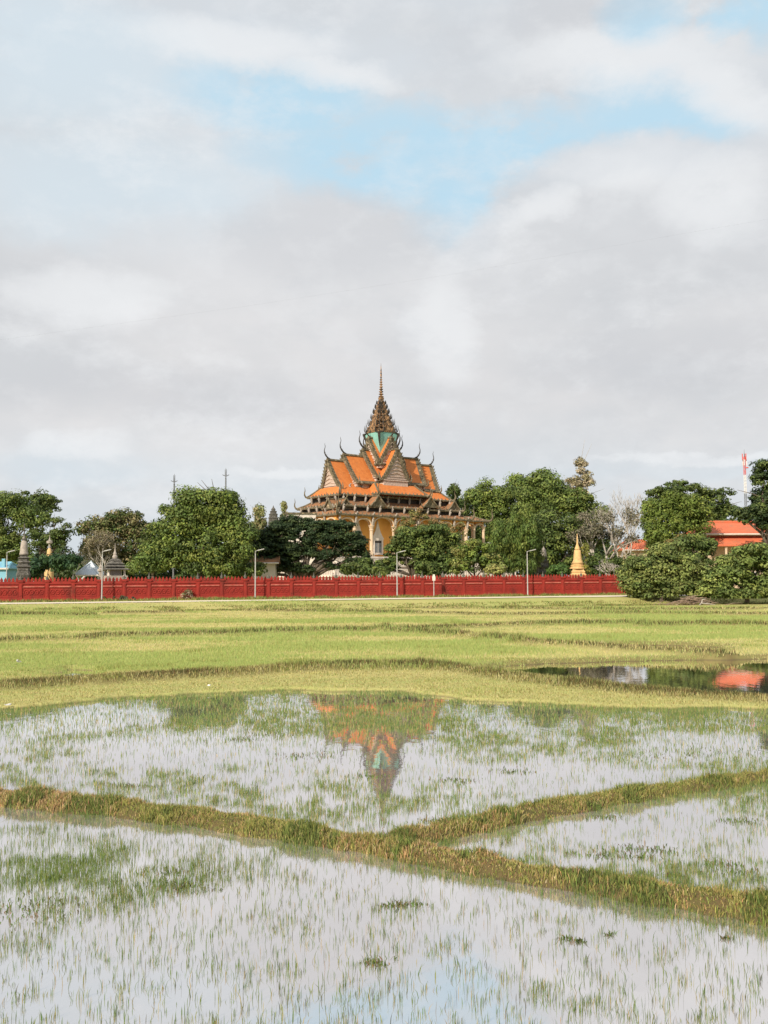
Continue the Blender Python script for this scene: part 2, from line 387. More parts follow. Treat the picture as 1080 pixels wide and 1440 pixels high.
soil = np.maximum(np.clip(1.6-_d/.5, 0, 1), np.maximum(.85*np.clip(1.5-_e/.7, 0, 1), .7*np.clip(1.3-_s/.8, 0, 1)))
go.data.attributes.new('soil', 'FLOAT', 'POINT').data.foreach_set('value', soil.astype(np.float32))
go.data.polygons.foreach_set('use_smooth', [True]*len(go.data.polygons))

def water_mat():
    mt = bpy.data.materials.new('water'); mt.use_nodes = True; nt = mt.node_tree; N = nt.nodes; L = nt.links; N.clear()
    g = N.new('ShaderNodeBsdfGlossy'); g.inputs['Roughness'].default_value = .03; g.inputs['Color'].default_value = (.97, .95, .955, 1)
    d = N.new('ShaderNodeBsdfDiffuse'); d.inputs['Color'].default_value = (.40, .375, .37, 1)
    fr = N.new('ShaderNodeFresnel'); fr.inputs['IOR'].default_value = 1.33
    mm = N.new('ShaderNodeMath'); mm.operation = 'MULTIPLY_ADD'; L.new(fr.outputs[0], mm.inputs[0]); mm.inputs[1].default_value = .75; mm.inputs[2].default_value = .56; mm.use_clamp = True
    ge = N.new('ShaderNodeNewGeometry')
    mp = N.new('ShaderNodeMapping'); mp.inputs['Scale'].default_value = (1.0, .5, 1); L.new(ge.outputs['Position'], mp.inputs[0])
    n = N.new('ShaderNodeTexNoise'); n.inputs['Scale'].default_value = 3.5; n.inputs['Detail'].default_value = 3; L.new(mp.outputs[0], n.inputs[0])
    bp = N.new('ShaderNodeBump'); bp.inputs['Strength'].default_value = .12; bp.inputs['Distance'].default_value = .012; L.new(n.outputs['Fac'], bp.inputs['Height'])
    L.new(bp.outputs[0], g.inputs['Normal'])
    mx = N.new('ShaderNodeMixShader'); L.new(mm.outputs[0], mx.inputs[0]); L.new(d.outputs[0], mx.inputs[1]); L.new(g.outputs[0], mx.inputs[2])
    o = N.new('ShaderNodeOutputMaterial'); L.new(mx.outputs[0], o.inputs[0]); return mt
w = MB(); w.add([(-45, 1.5, 0), (45, 1.5, 0), (45, 62, 0), (-45, 62, 0)], [(0, 1, 2, 3)])
tag(w.build('water', water_mat()), kind='structure')

# path in front of the wall
pv = []; pf = []
pxs = np.linspace(-75, 34, 110)
for i, x in enumerate(pxs):
    for t in (83.6+.25*math.sin(x*.5)-.022*(x+38), 85.6-.03*(x+38), 89.2+.25*math.sin(x*.33+1)-.015*(x+38)):
        y = t+.314*(x+38.2); pv.append((x, y, float(base_h(np.array(x), np.array(y)))+.045))
for i in range(len(pxs)-1):
    for k in range(2): a = i*3+k; pf.append((a, a+3, a+4, a+1))
p = MB(); p.add(pv, pf); tag(p.build('path', 'path'), kind='structure')

# ------------------------------------------------------------------ grass as stuff
def blades(name, label, x, y, z, h, wd, col, lean=.35, segs=2, group=None, parent=None):
    n = len(x); a = rng.random(n)*2*math.pi; la = rng.random(n)*2*math.pi; ln = lean*(rng.random(n)**1.3)*h
    # width direction mostly facing sideways so that blades stay visible
    dx, dy = np.cos(a)*wd/2, np.sin(a)*wd/2*.6
    lx, ly = np.cos(la)*ln, np.sin(la)*ln
    if segs == 1:
        Vv = np.stack([np.stack([x-dx, y-dy, z], 1), np.stack([x+dx, y+dy, z], 1), np.stack([x+lx, y+ly, z+h], 1)], 1).reshape(-1, 3)
        FA = np.arange(3*n).reshape(-1, 3); Cc = np.repeat(col, 3, 0)
    else:
        q = .55
        P = [np.stack([x-dx, y-dy, z], 1), np.stack([x+dx, y+dy, z], 1),
             np.stack([x+dx*.8+lx*.3, y+dy*.8+ly*.3, z+h*q], 1), np.stack([x-dx*.8+lx*.3, y-dy*.8+ly*.3, z+h*q], 1),
             np.stack([x+lx, y+ly, z+h*(1-.25*(ln/h))], 1)]
        Vv = np.stack(P, 1).reshape(-1, 3); b = np.arange(n)[:, None]*5
        FA = np.concatenate([b+np.array([[0, 1, 2]]), b+np.array([[0, 2, 3]]), b+np.array([[3, 2, 4]])]); Cc = np.repeat(col, 5, 0)
    o = np_mesh(name, Vv, FA, Cc, MT['grass'])
    tag(o, label, 'grass' if 'rice' not in name else 'rice', kind='stuff'); return o
def colmix(n, cols, wts, jit=.25):
    cols = np.array(cols); k = rng.choice(len(cols), n, p=np.array(wts)/sum(wts)); c = cols[k]
    return c*(1+(rng.random((n, 1))-.5)*2*jit)*(1+(rng.random((n, 3))-.5)*.15)

GREEN = (.115, .185, .040); YG = (.25, .27, .065); DRY = (.36, .29, .13); BROWN = (.19, .125, .055); DKG = (.06, .085, .025); RICE = (.15, .22, .07); STRAW = (.44, .37, .20)

# rice seedlings standing in the ponds
def yb2(x): return np.interp(x, [q[0] for q in B1], [q[1] for q in B1])
def pond_rice():
    n = 1200000
    Yd = 1/(1/6+rng.random(n)*(1/30.-1/6)); Xd = (rng.random(n)*2-1)*(Yd*.40+.4)
    keepw = rng.random(n) < np.clip((Yd/14)**.6, .3, 1)   # thinned evenly per square metre nearer the camera
    x, y = Xd, Yd
    # density follows patches on the ground
    p1 = fbm(x*.35+3, y*.35+8, 3); p2 = fbm(x*2.2, y*2.2, 3); p3 = fbm(x*7, y*7, 2)
    s = np.minimum(sdist(x, y, POND), sdist(x, y, POND_T))
    mid = seg_d(x, y, B1)
    d = np.clip((p1-.50)*4+.42, .12, 1)*np.clip((p2-.40)*3.5+.40, .10, 1.0)*np.clip((p3-.42)*4+.45, .08, 1)
    yb = np.interp(x, [q[0] for q in B1], [q[1] for q in B1]); near = y < yb
    # greener, denser corner at the left below the first bund
    g = np.exp(-(((x+3.6)/1.9)**2+((y-9.9)/1.3)**2)); d = np.where(near, .015+.09*np.clip((p2-.36)*3, .2, 1.0)*np.clip((p3-.42)*5+.4, .05, 1.5), d)+g*1.0*np.clip((p2-.35)*3, .1, 1)
    far = sstep((y-15.5)/3.5); d = d*(1-far)+(d*2.4+.12)*far
    shore = np.exp(-np.clip(-s, 0, 99)/1.1); d = d+shore*1.6*(y > 16)*(fbm(x*.8+40, y*.8, 2) > .36)
    # open water where the temple is mirrored and right of the middle
    nb1 = np.minimum(seg_d(x, y, B1), seg_d(x, y, B2)); d = d+.5*np.clip((.62-nb1)/.25, 0, 1)*np.clip((p2-.3)*3, .2, 1)
    keep = (rng.random(n) < d*.46) & keepw & (s < .1)
    x, y = x[keep], y[keep]
    # seedlings stand in small tufts of a few shoots
    lone = (y > 14) | (rng.random(len(x)) < .35); cx, cy = x[~lone], y[~lone]; sel = rng.random(len(cx)) < .42; cx, cy = np.repeat(cx[sel], 3), np.repeat(cy[sel], 3)
    x = np.concatenate([x[lone], cx+rng.normal(0, .012, len(cx))]); y = np.concatenate([y[lone], cy+rng.normal(0, .012, len(cy))]); h = terrain(x, y)
    k = h < .01; x, y = x[k], y[k]; n = len(x)
    ht = (.03+.07*rng.random(n)**1.2)*np.where(rng.random(n) < .05, 1.5, 1)
    wd = .0036*(1+.6*rng.random(n))*np.maximum(1, y/11)
    c = colmix(n, [RICE, GREEN, YG, DRY, (.10, .10, .05)], [5, 3, 2.2, 1.8, .8])
    c = c*np.where(y < yb2(x), .85, 1.0)[:, None]
    gg = np.exp(-(((x+3.6)/1.9)**2+((y-9.9)/1.3)**2))[:, None]; c = c*(1-gg*.5)+np.array([[.12, .20, .035]])*gg*.5
    blades('rice_seedlings', 'young green rice seedlings standing sparsely in the flooded ponds', x, y, np.full(n, -.01), ht, wd, c, .5)
    print('rice', n)
pond_rice()

# small dark weeds floating in the ponds
def weeds():
    pts = [(890, 1193, .30), (930, 1197, .26), (845, 1203, .3), (1040, 1155, .25), (1010, 1215, .22), (1030, 1225, .30), (900, 1206, .2), (555, 1275, .16), (575, 1272, .14), (530, 1355, .13),
           (640, 1098, .35), (520, 1092, .3), (430, 1063, .5), (940, 1065, .8), (1000, 1055, .9), (720, 1085, .3), (240, 1245, .3), (270, 1250, .25), (255, 1228, .35), (20, 1290, .5), (60, 1270, .5), (950, 1232, .12), (800, 1322, .07), (815, 1325, .06), (855, 1315, .05), (1020, 1320, .05), (380, 1033, .5), (340, 1040, .35), (610, 1155, .25), (760, 1010, .9), (180, 1105, .3), (850, 1150, .2)]
    X_, Y_ = [], []
    for a, b, r in pts:
        c = gnd(a, b); k = int(110*min(1, r*2.5)+12); X_.append(c.x+rng.normal(0, r*.5, k)); Y_.append(c.y+rng.normal(0, r*.32, k))
    x = np.concatenate(X_); y = np.concatenate(Y_); n = len(x)
    blades('pond_weed', 'low dark weed tufts scattered over the shallow ponds', x, y, np.full(n, -.004), .015+.035*rng.random(n), .008+.008*rng.random(n), colmix(n, [(.08, .11, .035), BROWN, GREEN, (.12, .10, .05)], [4, 2, 4, 2]), 1.8)
weeds()

def bund_grass():
    X_, Y_ = [], []
    for B, wdt, dens in ((B1, .50, 8200), (B2, .50, 6500)):
        for (ax, ay), (bx, by) in zip(B[:-1], B[1:]):
            L_ = math.hypot(bx-ax, by-ay)
            if abs(ax) > 7.5 and abs(bx) > 7.5: continue
            k = int(L_*wdt*2*dens); t = rng.random(k); o = (rng.random(k)*2-1)*wdt
            nx_, ny_ = -(by-ay)/L_, (bx-ax)/L_
            X_.append(ax+(bx-ax)*t+nx_*o); Y_.append(ay+(by-ay)*t+ny_*o)
    x = np.concatenate(X_); y = np.concatenate(Y_)
    k = (np.abs(x) < y*.42+.6); x, y = x[k], y[k]
    h = terrain(x, y); k = h > -.012; x, y, h = x[k], y[k], h[k]; n = len(x)
    p = fbm(x*1.1+9, y*1.1, 3); p2 = fbm(x*4+9, y*4, 3)
    dens = rng.random(n) < np.clip((p2-.3)*4, .6, 1); x, y, h, p, p2 = x[dens], y[dens], h[dens], p[dens], p2[dens]; n = len(x)
    yb = np.interp(x, [q[0] for q in B1], [q[1] for q in B1]); up_ = sstep((y-yb+.05)/.3)
    dryf = np.clip((p-.5)*4+.62, 0, 1)*np.clip(1.0-x*.24, .15, 1.5)*(.5+.65*up_)*np.where(seg_d(x, y, B2) < .45, .4, 1)
    c1 = colmix(n, [(.22, .26, .065), (.34, .33, .10), (.30, .27, .085), (.10, .12, .04), (.44, .35, .17)], [3, 4, 4, 1.6, 1.2]); c2 = colmix(n, [(.50, .36, .18), (.26, .17, .08), (.58, .45, .27), (.36, .31, .10), (.46, .29, .14)], [3, 2.6, 1.4, 1.2, 4])
    pick = (rng.random(n) < dryf)[:, None]; c = np.where(pick, c2, c1)
    pt = fbm(x*2.3+50, y*2.3+4, 3); lushp = (pt > .60); c = np.where((lushp & (rng.random(n) < .7))[:, None], colmix(n, [(.15, .20, .05), (.10, .13, .04), (.22, .26, .07)], [3, 2, 2]), c)
    ht = (.022+.058*rng.random(n))*np.clip(.5+p2*1.2, .6, 1.6)*np.where(lushp, 1.45, 1)*np.where(pt < .42, .65, 1)
    blades('bund_grass', 'rough green and dry grass covering the foreground earth bunds', x, y, h-.01, ht, .006+.007*rng.random(n), c, 1.0)
    print('bund', n)
bund_grass()

def field_grass():
    n = 1150000
    u = rng.random(n); Yd = 20*(92/20)**(u**.9); x = (rng.random(n)*2-1)*(Yd*.42+1.5); y = Yd
    keep = rng.random(n) < np.where(Yd < 34, 1, np.clip(Yd/60, .3, 1))
    x, y = x[keep], y[keep]
    k = slant(x, y) < 83; x, y = x[k], y[k]
    h = terrain(x, y); k = h > .0; x, y, h = x[k], y[k], h[k]; n = len(x)
    p = fbm(x*.10+3, y*.22+1, 3); p2 = fbm(x*.9, y*.9, 3); p3 = fbm(x*.25+30, y*.6+20, 3)
    f0 = np.interp(x, [q[0] for q in FB[0]], [q[1] for q in FB[0]]); f1 = np.interp(x, [q[0] for q in FB[4]], [q[1] for q in FB[4]])
    zone = np.where(y < 30, .30, np.where(y < f0, .95, np.where(y < f1, .50+.3*(x > 10), .15)))
    lush = np.clip((p-.5)*4.5+zone, 0, 1)
    db = np.full(n, 9.0)
    for L_ in FB: db = np.minimum(db, seg_d(x, y, L_)*1.35+.12)
    db = np.minimum(db, seg_d(x, y, B3))
    nb = np.clip(1-db/.9, 0, 1)
    kk = rng.random(n) < np.clip(.45+lush*.6+nb, 0, 1); x, y, h, p2, p3, lush, nb = x[kk], y[kk], h[kk], p2[kk], p3[kk], lush[kk], nb[kk]; n = len(x)
    c1 = colmix(n, [(.37, .43, .14), (.31, .40, .12), (.44, .46, .17)], [4, 4, 2], .15); c2 = colmix(n, [(.52, .49, .20), (.60, .54, .26), (.62, .54, .31), (.47, .45, .18)], [5, 4, 1.2, 2.5], .15)
    c2 = np.where((y < 34)[:, None] & (rng.random((n, 1)) < .45), colmix(n, [(.26, .22, .07), (.18, .19, .05), (.34, .27, .10)], [1, 1, 1]), c2)
    c = np.where((rng.random(n) < lush)[:, None], c1, c2)
    c3 = colmix(n, [BROWN, DKG, (.13, .11, .04), DRY], [3, 4, 3, .6]); c = np.where((rng.random(n) < nb*1.0*np.clip((p3-.35)*4+.5, .4, 1))[:, None], c3, c)
    tf = fbm(x*.7+60, y*1.6+11, 3); tk = (tf > .70)[:, None]&(rng.random((n, 1)) < .5); c = np.where(tk, colmix(n, [(.26, .30, .08), (.36, .32, .11), (.20, .24, .06)], [3, 2, 2]), c)
    ht = (.05+.09*rng.random(n))*np.where(tf > .70, 1.3, 1)*(.8+.5*lush)*np.where(nb > .2, 1.2, .75)*(1+.3*nb)*np.where(y < 34, .7, 1)
    ht = ht*np.where(p2 > .62, 1.3, 1)
    wd = (.010+.010*rng.random(n))*np.maximum(1, y/22)
    blades('field_grass', 'yellow green grass and rice covering the far fields', x, y, h-.01, ht, wd, c, .6, 1)
    print('field', n)
field_grass()
# verge grass between path and wall and on the embankment
def verge():
    n = 90000
    x = -48+rng.random(n)*100; t = np.where(rng.random(n) < .45, 93+5.8*rng.random(n), 76+4.6*rng.random(n)); y = t+.314*(x+38.2)
    h = base_h(x, y); p = fbm(x*.6, y*.6, 3); k = rng.random(n) < np.clip((p-.3)*2.5, .1, 1); x, y, h, p, t = x[k], y[k], h[k], p[k], t[k]; n = len(x)
    c = colmix(n, [YG, DRY, GREEN, BROWN, DKG], [3, 2, 3, 1.6, 1.5])
    blades('verge_grass', 'rough weedy grass along the path below the red wall', x, y, h-.02, (.10+.22*rng.random(n)*np.clip(p*1.6, .4, 1.4))*np.where(t > 95, 1.2, .6), .05+.06*rng.random(n), c, .7, 1)
verge()

# ------------------------------------------------------------------ boundary wall
WX0 = -46.0; BAY = 2.5
wdir = Vector((1, .314, 0)).normalized(); wang = math.atan2(.314, 1)
def wallpt(s): # s metres along from px 0 column
    return Vector((-38.2, 99, 0))+wdir*s
wroot_p = wallpt(-8.0)
z_left = .90
wall_len = 35*BAY; slope = (1.12-.90)/72
wroot = thing('boundary_wall', 'long red painted temple wall with leaf shaped cresting', 'wall', (wroot_p.x, wroot_p.y, z_left), wang)
def panel_mesh():
    m_ = MB(); hw = BAY/2-.17
    m_.box(-hw, hw, -.07, .07, -.3, 1.98)
    m_.box(-hw, hw, -.13, -.072, -.3, .30)
    m_.box(-hw, hw, -.10, -.072, .302, .40)
    m_.box(-hw+.05, hw-.05, -.12, -.072, 1.30, 1.38)
    m_.box(-hw, hw, -.16, .16, 1.70, 1.82); m_.box(-hw, hw, -.11, .11, 1.822, 1.96)
    # raised frame of the carved field and rosettes
    m_.box(-hw+.04, hw-.04, -.095, -.072, .45, .51)
    for sx in (-1, 1): m_.box(sx*(hw-.09)-.04, sx*(hw-.09)+.04, -.095, -.072, .512, 1.298)
    for i in range(4):
        cx = -hw+.36+i*(2*hw-.72)/3
        pts = [(cx+.20*math.cos(a), -.10, .90+.24*math.sin(a)) for a in np.linspace(0, 2*math.pi, 11)]
        m_.tube(pts, .03, 4); m_.lathe([(.085, 0), (.05, .05)], n=6)
        k = 12; vs = m_.v[-k:]; m_.v[-k:] = [(cx+v_[0], -.075-v_[2], .90+v_[1]) for v_ in vs]
        m_.tube([(cx-.18, -.09, .60), (cx, -.10, .72), (cx+.18, -.09, .60)], .022, 4)
    return m_
def crest_mesh():
    m_ = MB(); hw = BAY/2-.17
    for i in range(6):
        cx = -hw+.18+i*(2*hw-.36)/5
        pr = [(-.11, 0), (-.145, .12), (-.13, .22), (-.05, .34), (0, .46), (.05, .34), (.13, .22), (.145, .12), (.11, 0)]
        m_.slab([(cx+a, -.07, 1.961+b) for a, b in pr], (0, .12, 0))
        m_.slab([(cx+a*.5, -.095, 2.0+b*.6) for a, b in pr], (0, .024, 0))
    return m_
def post_mesh():
    m_ = MB(); a = .165
    m_.box(-a-.05, a+.05, -.2, .2, -.3, .34); m_.box(-a, a, -.17, .17, .342, 1.86)
    m_.box(-.07, .07, -.195, -.172, .5, 1.7)
    m_.box(-a-.05, a+.05, -.22, .22, 1.862, 1.95); m_.box(-a-.1, a+.1, -.27, .27, 1.952, 2.06)
    m_.box(-a-.03, a+.03, -.19, .19, 2.062, 2.14)
    return m_
def ledge_mesh():
    m_ = MB(); hw = BAY/2-.17; m_.box(-hw+.08, hw-.08, -.20, -.121, 1.42, 1.50); m_.box(-hw+.05, hw-.05, -.16, -.072, 1.382, 1.418); return m_
def finial_mesh(k):
    m_ = MB(); prof = [(.17, 2.142), (.17, 2.18), (.10, 2.22), (.15, 2.30), (.17, 2.36), (.13, 2.42), (.06, 2.45), (.08, 2.50), (.05, 2.54), (.045, 2.60), (.0, 2.72)]
    if k: prof = [(r*1.0, z) for r, z in prof[:-1]]+[(.02, 2.82)]
    m_.lathe(prof, n=10); return m_
pm, cm, qm, fm, lm = panel_mesh(), crest_mesh(), post_mesh(), finial_mesh(1), ledge_mesh()
P0 = pm.build('wall_panel', 'redwall', wroot); C0 = cm.build('cresting', 'redwall', P0); L0 = lm.build('ledge', 'redhighlight', P0); Q0 = qm.build('post', 'redwall', wroot); F0 = fm.build('finial', 'stone', Q0, True)
for i in range(35):
    for src, off in ((P0, BAY/2), (Q0, 0)):
        o = src if i == 0 else copy_tree(src, wroot)
        o.location = (i*BAY+off, 0, slope*(i*BAY+off))
        if src is Q0 and i:
            o.children[0].scale = (1+rng.normal(0, .05),)*2+(1+rng.normal(0, .012),)

# ------------------------------------------------------------------ trees
def tube_np(pts, r0, r1, mb, n=6):
    k = len(pts); mb.tube(pts, [r0+(r1-r0)*i/(k-1) for i in range(k)], n)
def leaf_cloud(centres, radii, per, size, cols, up=.45, droop=0.0, flat=.7, jit=.3, wh=.55):
    """leaf shaped quads through clumps. centres (n,3), radii (n,)"""
    n = len(centres); idx = np.repeat(np.arange(n), per); m_ = len(idx)
    d = rng.normal(size=(m_, 3)); d /= np.linalg.norm(d, axis=1)[:, None]
    r = radii[idx]*(.55+.5*rng.random(m_)**.6)
    d2 = d*np.array([1, 1, flat]); p = centres[idx]+d2*r[:, None]
    nrm = d*1.15+np.array([0, 0, up])+rng.normal(size=(m_, 3))*.32; nrm /= np.linalg.norm(nrm, axis=1)[:, None]
    t = np.cross(nrm, rng.normal(size=(m_, 3))); t += np.array([0, 0, -droop]); t -= nrm*np.sum(t*nrm, 1)[:, None]; t /= np.linalg.norm(t, axis=1)[:, None]+1e-9
    b = np.cross(nrm, t); s = size*(.6+.8*rng.random(m_))[:, None]
    Vv = np.stack([p-t*s, p+b*s*wh, p+t*s, p-b*s*wh], 1).reshape(-1, 3); FA = np.arange(4*m_).reshape(-1, 4)
    cols = np.array(cols); ck = rng.integers(0, len(cols), n)
    cl = cols[ck]*(1+(rng.random((n, 1))-.5)*jit); c = cl[idx]*(1+(rng.random((m_, 1))-.5)*.5)*(1+(rng.random((m_, 3))-.5)*.12)
    return Vv, FA, np.repeat(c, 4, 0)

def lobes_clumps(lobes, depth, dens, cr, shell=.55, bottom=-.75):
    """lobes in photo pixels at a given distance -> clump centres in world metres"""
    out = []; rad = []; ls = []
    for L_ in lobes:
        px, py, rx, ry = L_[:4]; dy = L_[4] if len(L_) > 4 else 0; ls.append((px, py, rx*.93, ry*.93, dy))
        if rx*depth/F > .9:
            for k in range(4):
                a = random.uniform(-.5, math.pi+.5); q = random.uniform(.2, .38)
                ls.append((px+math.cos(a)*rx*.78, py-math.sin(a)*ry*.78, rx*q, ry*q, dy+random.uniform(-1.5, 1.0)))
    for L_ in ls:
        px, py, rx, ry = L_[:4]; dy = L_[4] if len(L_) > 4 else 0
        Yd = depth+dy; c = at(px, py, Yd); s = Yd/F; a, b = rx*s, ry*s; dep = min(a, max(b*1.2, 2.0))
        area = 4*math.pi*((a*b+a*dep+b*dep)/3); n = max(6, int(area*dens))
        d = rng.normal(size=(n, 3)); d /= np.linalg.norm(d, axis=1)[:, None]; d = d[d[:, 2] > bottom]
        r = (shell+(1.0-shell)*rng.random(len(d))**.6)[:, None]*(1+rng.normal(0, .10, (len(d), 1)))
        q = np.array(c)[None]+d*r*np.array([a, dep, b]); hol = fbm(q[:, 0]*.42+q[:, 1]*.15+7, q[:, 2]*.55+q[:, 1]*.2+3, 2)
        inner = rng.random(len(d)) < .22; r = np.where(inner[:, None], r*.55, r); k_ = inner | (hol > .365); d, r = d[k_], r[k_]
        out.append(np.array(c)[None]+d*r*np.array([a, dep, b])); rad.append(cr*(.5+.9*rng.random(len(d))))
    return np.concatenate(out), np.concatenate(rad)

def limbs(mb, base, targets, r, fork=.45, sag=0.0, twigs=3):
    base = Vector(base); mid = Vector((0, 0, 0))
    for t in targets: mid += Vector(t)
    mid /= len(targets); top = base.lerp(mid, fork); top.x = base.x+(mid.x-base.x)*fork*.7; top.y = base.y
    tr = [base+Vector((0, 0, -.4)), base.lerp(top, .5)+Vector((random.uniform(-.2, .2), 0, 0)), top]
    mb.tube(tr, [r*1.35, r, r*.8], 8)
    for t in targets:
        t = Vector(t); L_ = (t-top).length
        p1 = top.lerp(t, .4)+Vector((random.uniform(-.1, .1)*L_, random.uniform(-.1, .1)*L_, L_*.06)); p2 = top.lerp(t, .75)+Vector((random.uniform(-.06, .06)*L_, 0, random.uniform(-.03, .05)*L_))
        mb.tube([top, p1, p2, t], [r*.55, r*.4, r*.25, r*.1], 6)
        for k in range(twigs):
            q = p1.lerp(t, random.random()); d = Vector((random.uniform(-1, 1), random.uniform(-1, 1), random.uniform(.1, 1))).normalized()*L_*.35
            mb.tube([q, q+d*.5+Vector((0, 0, .1)), q+d], [r*.18, r*.11, r*.04], 5)

GZ = 1.0
def tree(name, label, lobes, depth, base_px, cols, dens=1.0, cr=.75, per=34, size=.17, trunk=.28, group=None, cat='tree', shell=.55, up=.45, droop=0.0, flat=.7, bark='bark', fork=.45, bottom=-.9, jit=.5, base_z=GZ, wh=.55, twigs=3):
    b = at(base_px, 830, depth); b.z = base_z
    root = thing(name, label, cat, b, 0, group)
    C_, Rr = lobes_clumps(lobes, depth, dens*1.2, cr*1.0, shell, bottom)
    per = int(per*1.45)
    k = C_[:, 2] > base_z+.1; C_, Rr = C_[k], Rr[k]
    Vv, FA, Cc = leaf_cloud(C_, Rr, per, size, cols, up, droop, flat, jit, wh)
    Vv[:, 2] = np.maximum(Vv[:, 2], base_z+.02)
    np_mesh('crown', Vv-np.array(b), FA, Cc, MT['leaf'], root)
    tg = [at(L_[0], L_[1], depth+(L_[4] if len(L_) > 4 else 0))-b for L_ in lobes]
    mb = MB(); limbs(mb, (0, 0, 0), tg, trunk, fork, twigs=twigs); mb.build('trunk', bark, root, True)
    return root

G1 = [(.16, .22, .042), (.10, .15, .034), (.21, .25, .055), (.075, .115, .03)]      # bright
G2 = [(.085, .125, .032), (.060, .095, .026), (.12, .155, .042)]  # deep
G3 = [(.036, .062, .024), (.026, .048, .019), (.060, .088, .030)] # rain tree, dark
G4 = [(.25, .27, .08), (.18, .21, .065), (.29, .27, .09)]         # yellow green
G5 = [(.20, .18, .08), (.13, .14, .05), (.24, .20, .10)]       # brownish
G6 = [(.125, .175, .040), (.080, .12, .032), (.165, .205, .05)]      # medium
TG = 'trees of the temple grounds'

tree('feathery_tree', 'soft feathery green tree at the left edge behind the dark spired stupa',
     [(-30, 745, 40, 40), (10, 715, 32, 22), (38, 735, 30, 26), (5, 760, 34, 24), (30, 785, 24, 18)], 118, 15, G6, 1.3, .8, 36, .15, TG, shell=.5) if False else None
tree('feathery_tree', 'soft feathery green tree at the left edge behind the dark spired stupa',
     [(-35, 745, 40, 42), (8, 716, 34, 22), (42, 728, 26, 22), (5, 752, 34, 22), (12, 775, 26, 20), (-20, 790, 30, 16)], 124, 10, G6, 1.15, .8, 38, .15, .3, TG, shell=.45, droop=.6)
tree('layered_tree', 'dark tree with layered open boughs right of the feathery tree', 
     [(62, 712, 20, 18), (78, 735, 12, 12), (88, 750, 14, 10), (78, 762, 16, 8), (45, 700, 22, 10), (55, 760, 18, 18), (95, 740, 6, 6)], 136, 58, G2, .9, .7, 30, .17, .3, TG, shell=.3, flat=.45)
tree('broadleaf_bush', 'blue green broadleaf bush behind the wall beside the orange stupa', [(64, 791, 20, 11), (85, 793, 20, 10), (102, 791, 14, 9), (45, 802, 12, 7)], 111, 75, [(.035, .085, .04), (.05, .10, .035), (.03, .065, .03)], 1.3, .5, 30, .22, .12, 'bushes just behind the wall', 'bush', wh=.35)
tree('brown_green_tree', 'brownish green tree behind the small pavilion shrine',
     [(178, 738, 34, 20), (150, 752, 26, 20), (195, 760, 28, 28), (150, 778, 24, 22), (130, 742, 22, 14), (185, 790, 28, 16), (125, 770, 14, 16)], 132, 165, G5+G2, .95, .9, 30, .17, .35, TG, shell=.5)
tree('big_bright_tree', 'largest bright green tree, broad dome left of the temple',
     [(285, 715, 44, 26), (255, 735, 36, 26), (318, 735, 30, 30), (285, 755, 44, 34), (240, 770, 30, 28), (320, 775, 28, 30), (285, 790, 46, 20), (222, 790, 22, 18), (303, 700, 24, 12), (340, 760, 12, 20), (262, 722, 22, 16)], 116, 280, G1+G6, .62, 1.25, 66, .16, .45, TG, shell=.6, droop=.7, flat=.6, jit=.6)
tree('filler_tree', 'mid green tree between the brownish tree and the big bright dome', [(222, 752, 18, 18), (215, 778, 18, 22), (205, 795, 22, 12)], 124, 215, G6, 1.1, .7, 30, .16, .22, TG)
# rain tree
tree('rain_tree', 'dark spreading rain tree with flat layered crown left of the temple entrance',
     [(430, 742, 46, 13), (392, 752, 34, 13), (470, 756, 30, 12), (368, 770, 22, 12), (412, 770, 30, 12), (495, 765, 17, 13), (385, 790, 28, 13), (350, 800, 10, 8), (442, 758, 40, 10), (500, 785, 11, 18), (470, 797, 14, 6), (425, 800, 14, 6), (400, 775, 38, 16), (365, 790, 24, 14), (440, 745, 60, 14), (455, 780, 20, 8), (400, 798, 26, 10), (372, 758, 24, 14), (480, 775, 16, 12), (415, 735, 30, 9), (497, 762, 17, 14), (505, 785, 14, 16)], 124, 422, G3, 2.0, .62, 36, .14, .5, TG, shell=.4, flat=.35, up=.9, fork=.25, jit=.6, twigs=5)
tree('climber_tree', 'mixed green tree with yellow tops covering the temple front',
     [(583, 752, 24, 14), (604, 750, 26, 14), (628, 757, 16, 13), (568, 766, 14, 18), (612, 765, 16, 16), (565, 765, 18, 18), (600, 765, 26, 18), (575, 785, 32, 20), (617, 790, 24, 18), (545, 798, 18, 14), (560, 775, 14, 16), (530, 800, 14, 12), (513, 798, 12, 12), (622, 780, 20, 16)], 122, 578, G2+G6, 1.5, .62, 36, .15, .25, TG, shell=.5, up=.8, flat=.5)
tree('flowering_tree', 'tree with yellow brown flowering top against the temple veranda', [(585, 732, 20, 12), (570, 745, 16, 10), (604, 742, 20, 11), (585, 722, 8, 8), (618, 745, 10, 10)], 130, 585, [(.22, .19, .06), (.13, .14, .045), (.26, .17, .07)], 1.5, .5, 34, .12, .2, TG, shell=.4)
tree('light_green_tree', 'light green rounded tree in front of the temple side portico', [(665, 780, 24, 16), (650, 795, 20, 14), (690, 795, 20, 15), (668, 770, 16, 10)], 118, 668, G4+G1, 1.5, .55, 36, .15, .2, TG, shell=.5)
tree('veranda_tree', 'thin tree with orange tinted leaves before the right veranda', [(636, 748, 8, 18), (648, 742, 6, 14), (630, 768, 12, 10), (642, 770, 10, 8)], 136, 642, [(.13, .14, .04), (.17, .16, .05), (.24, .16, .05)], 1.5, .45, 26, .13, .14, TG, shell=.3)
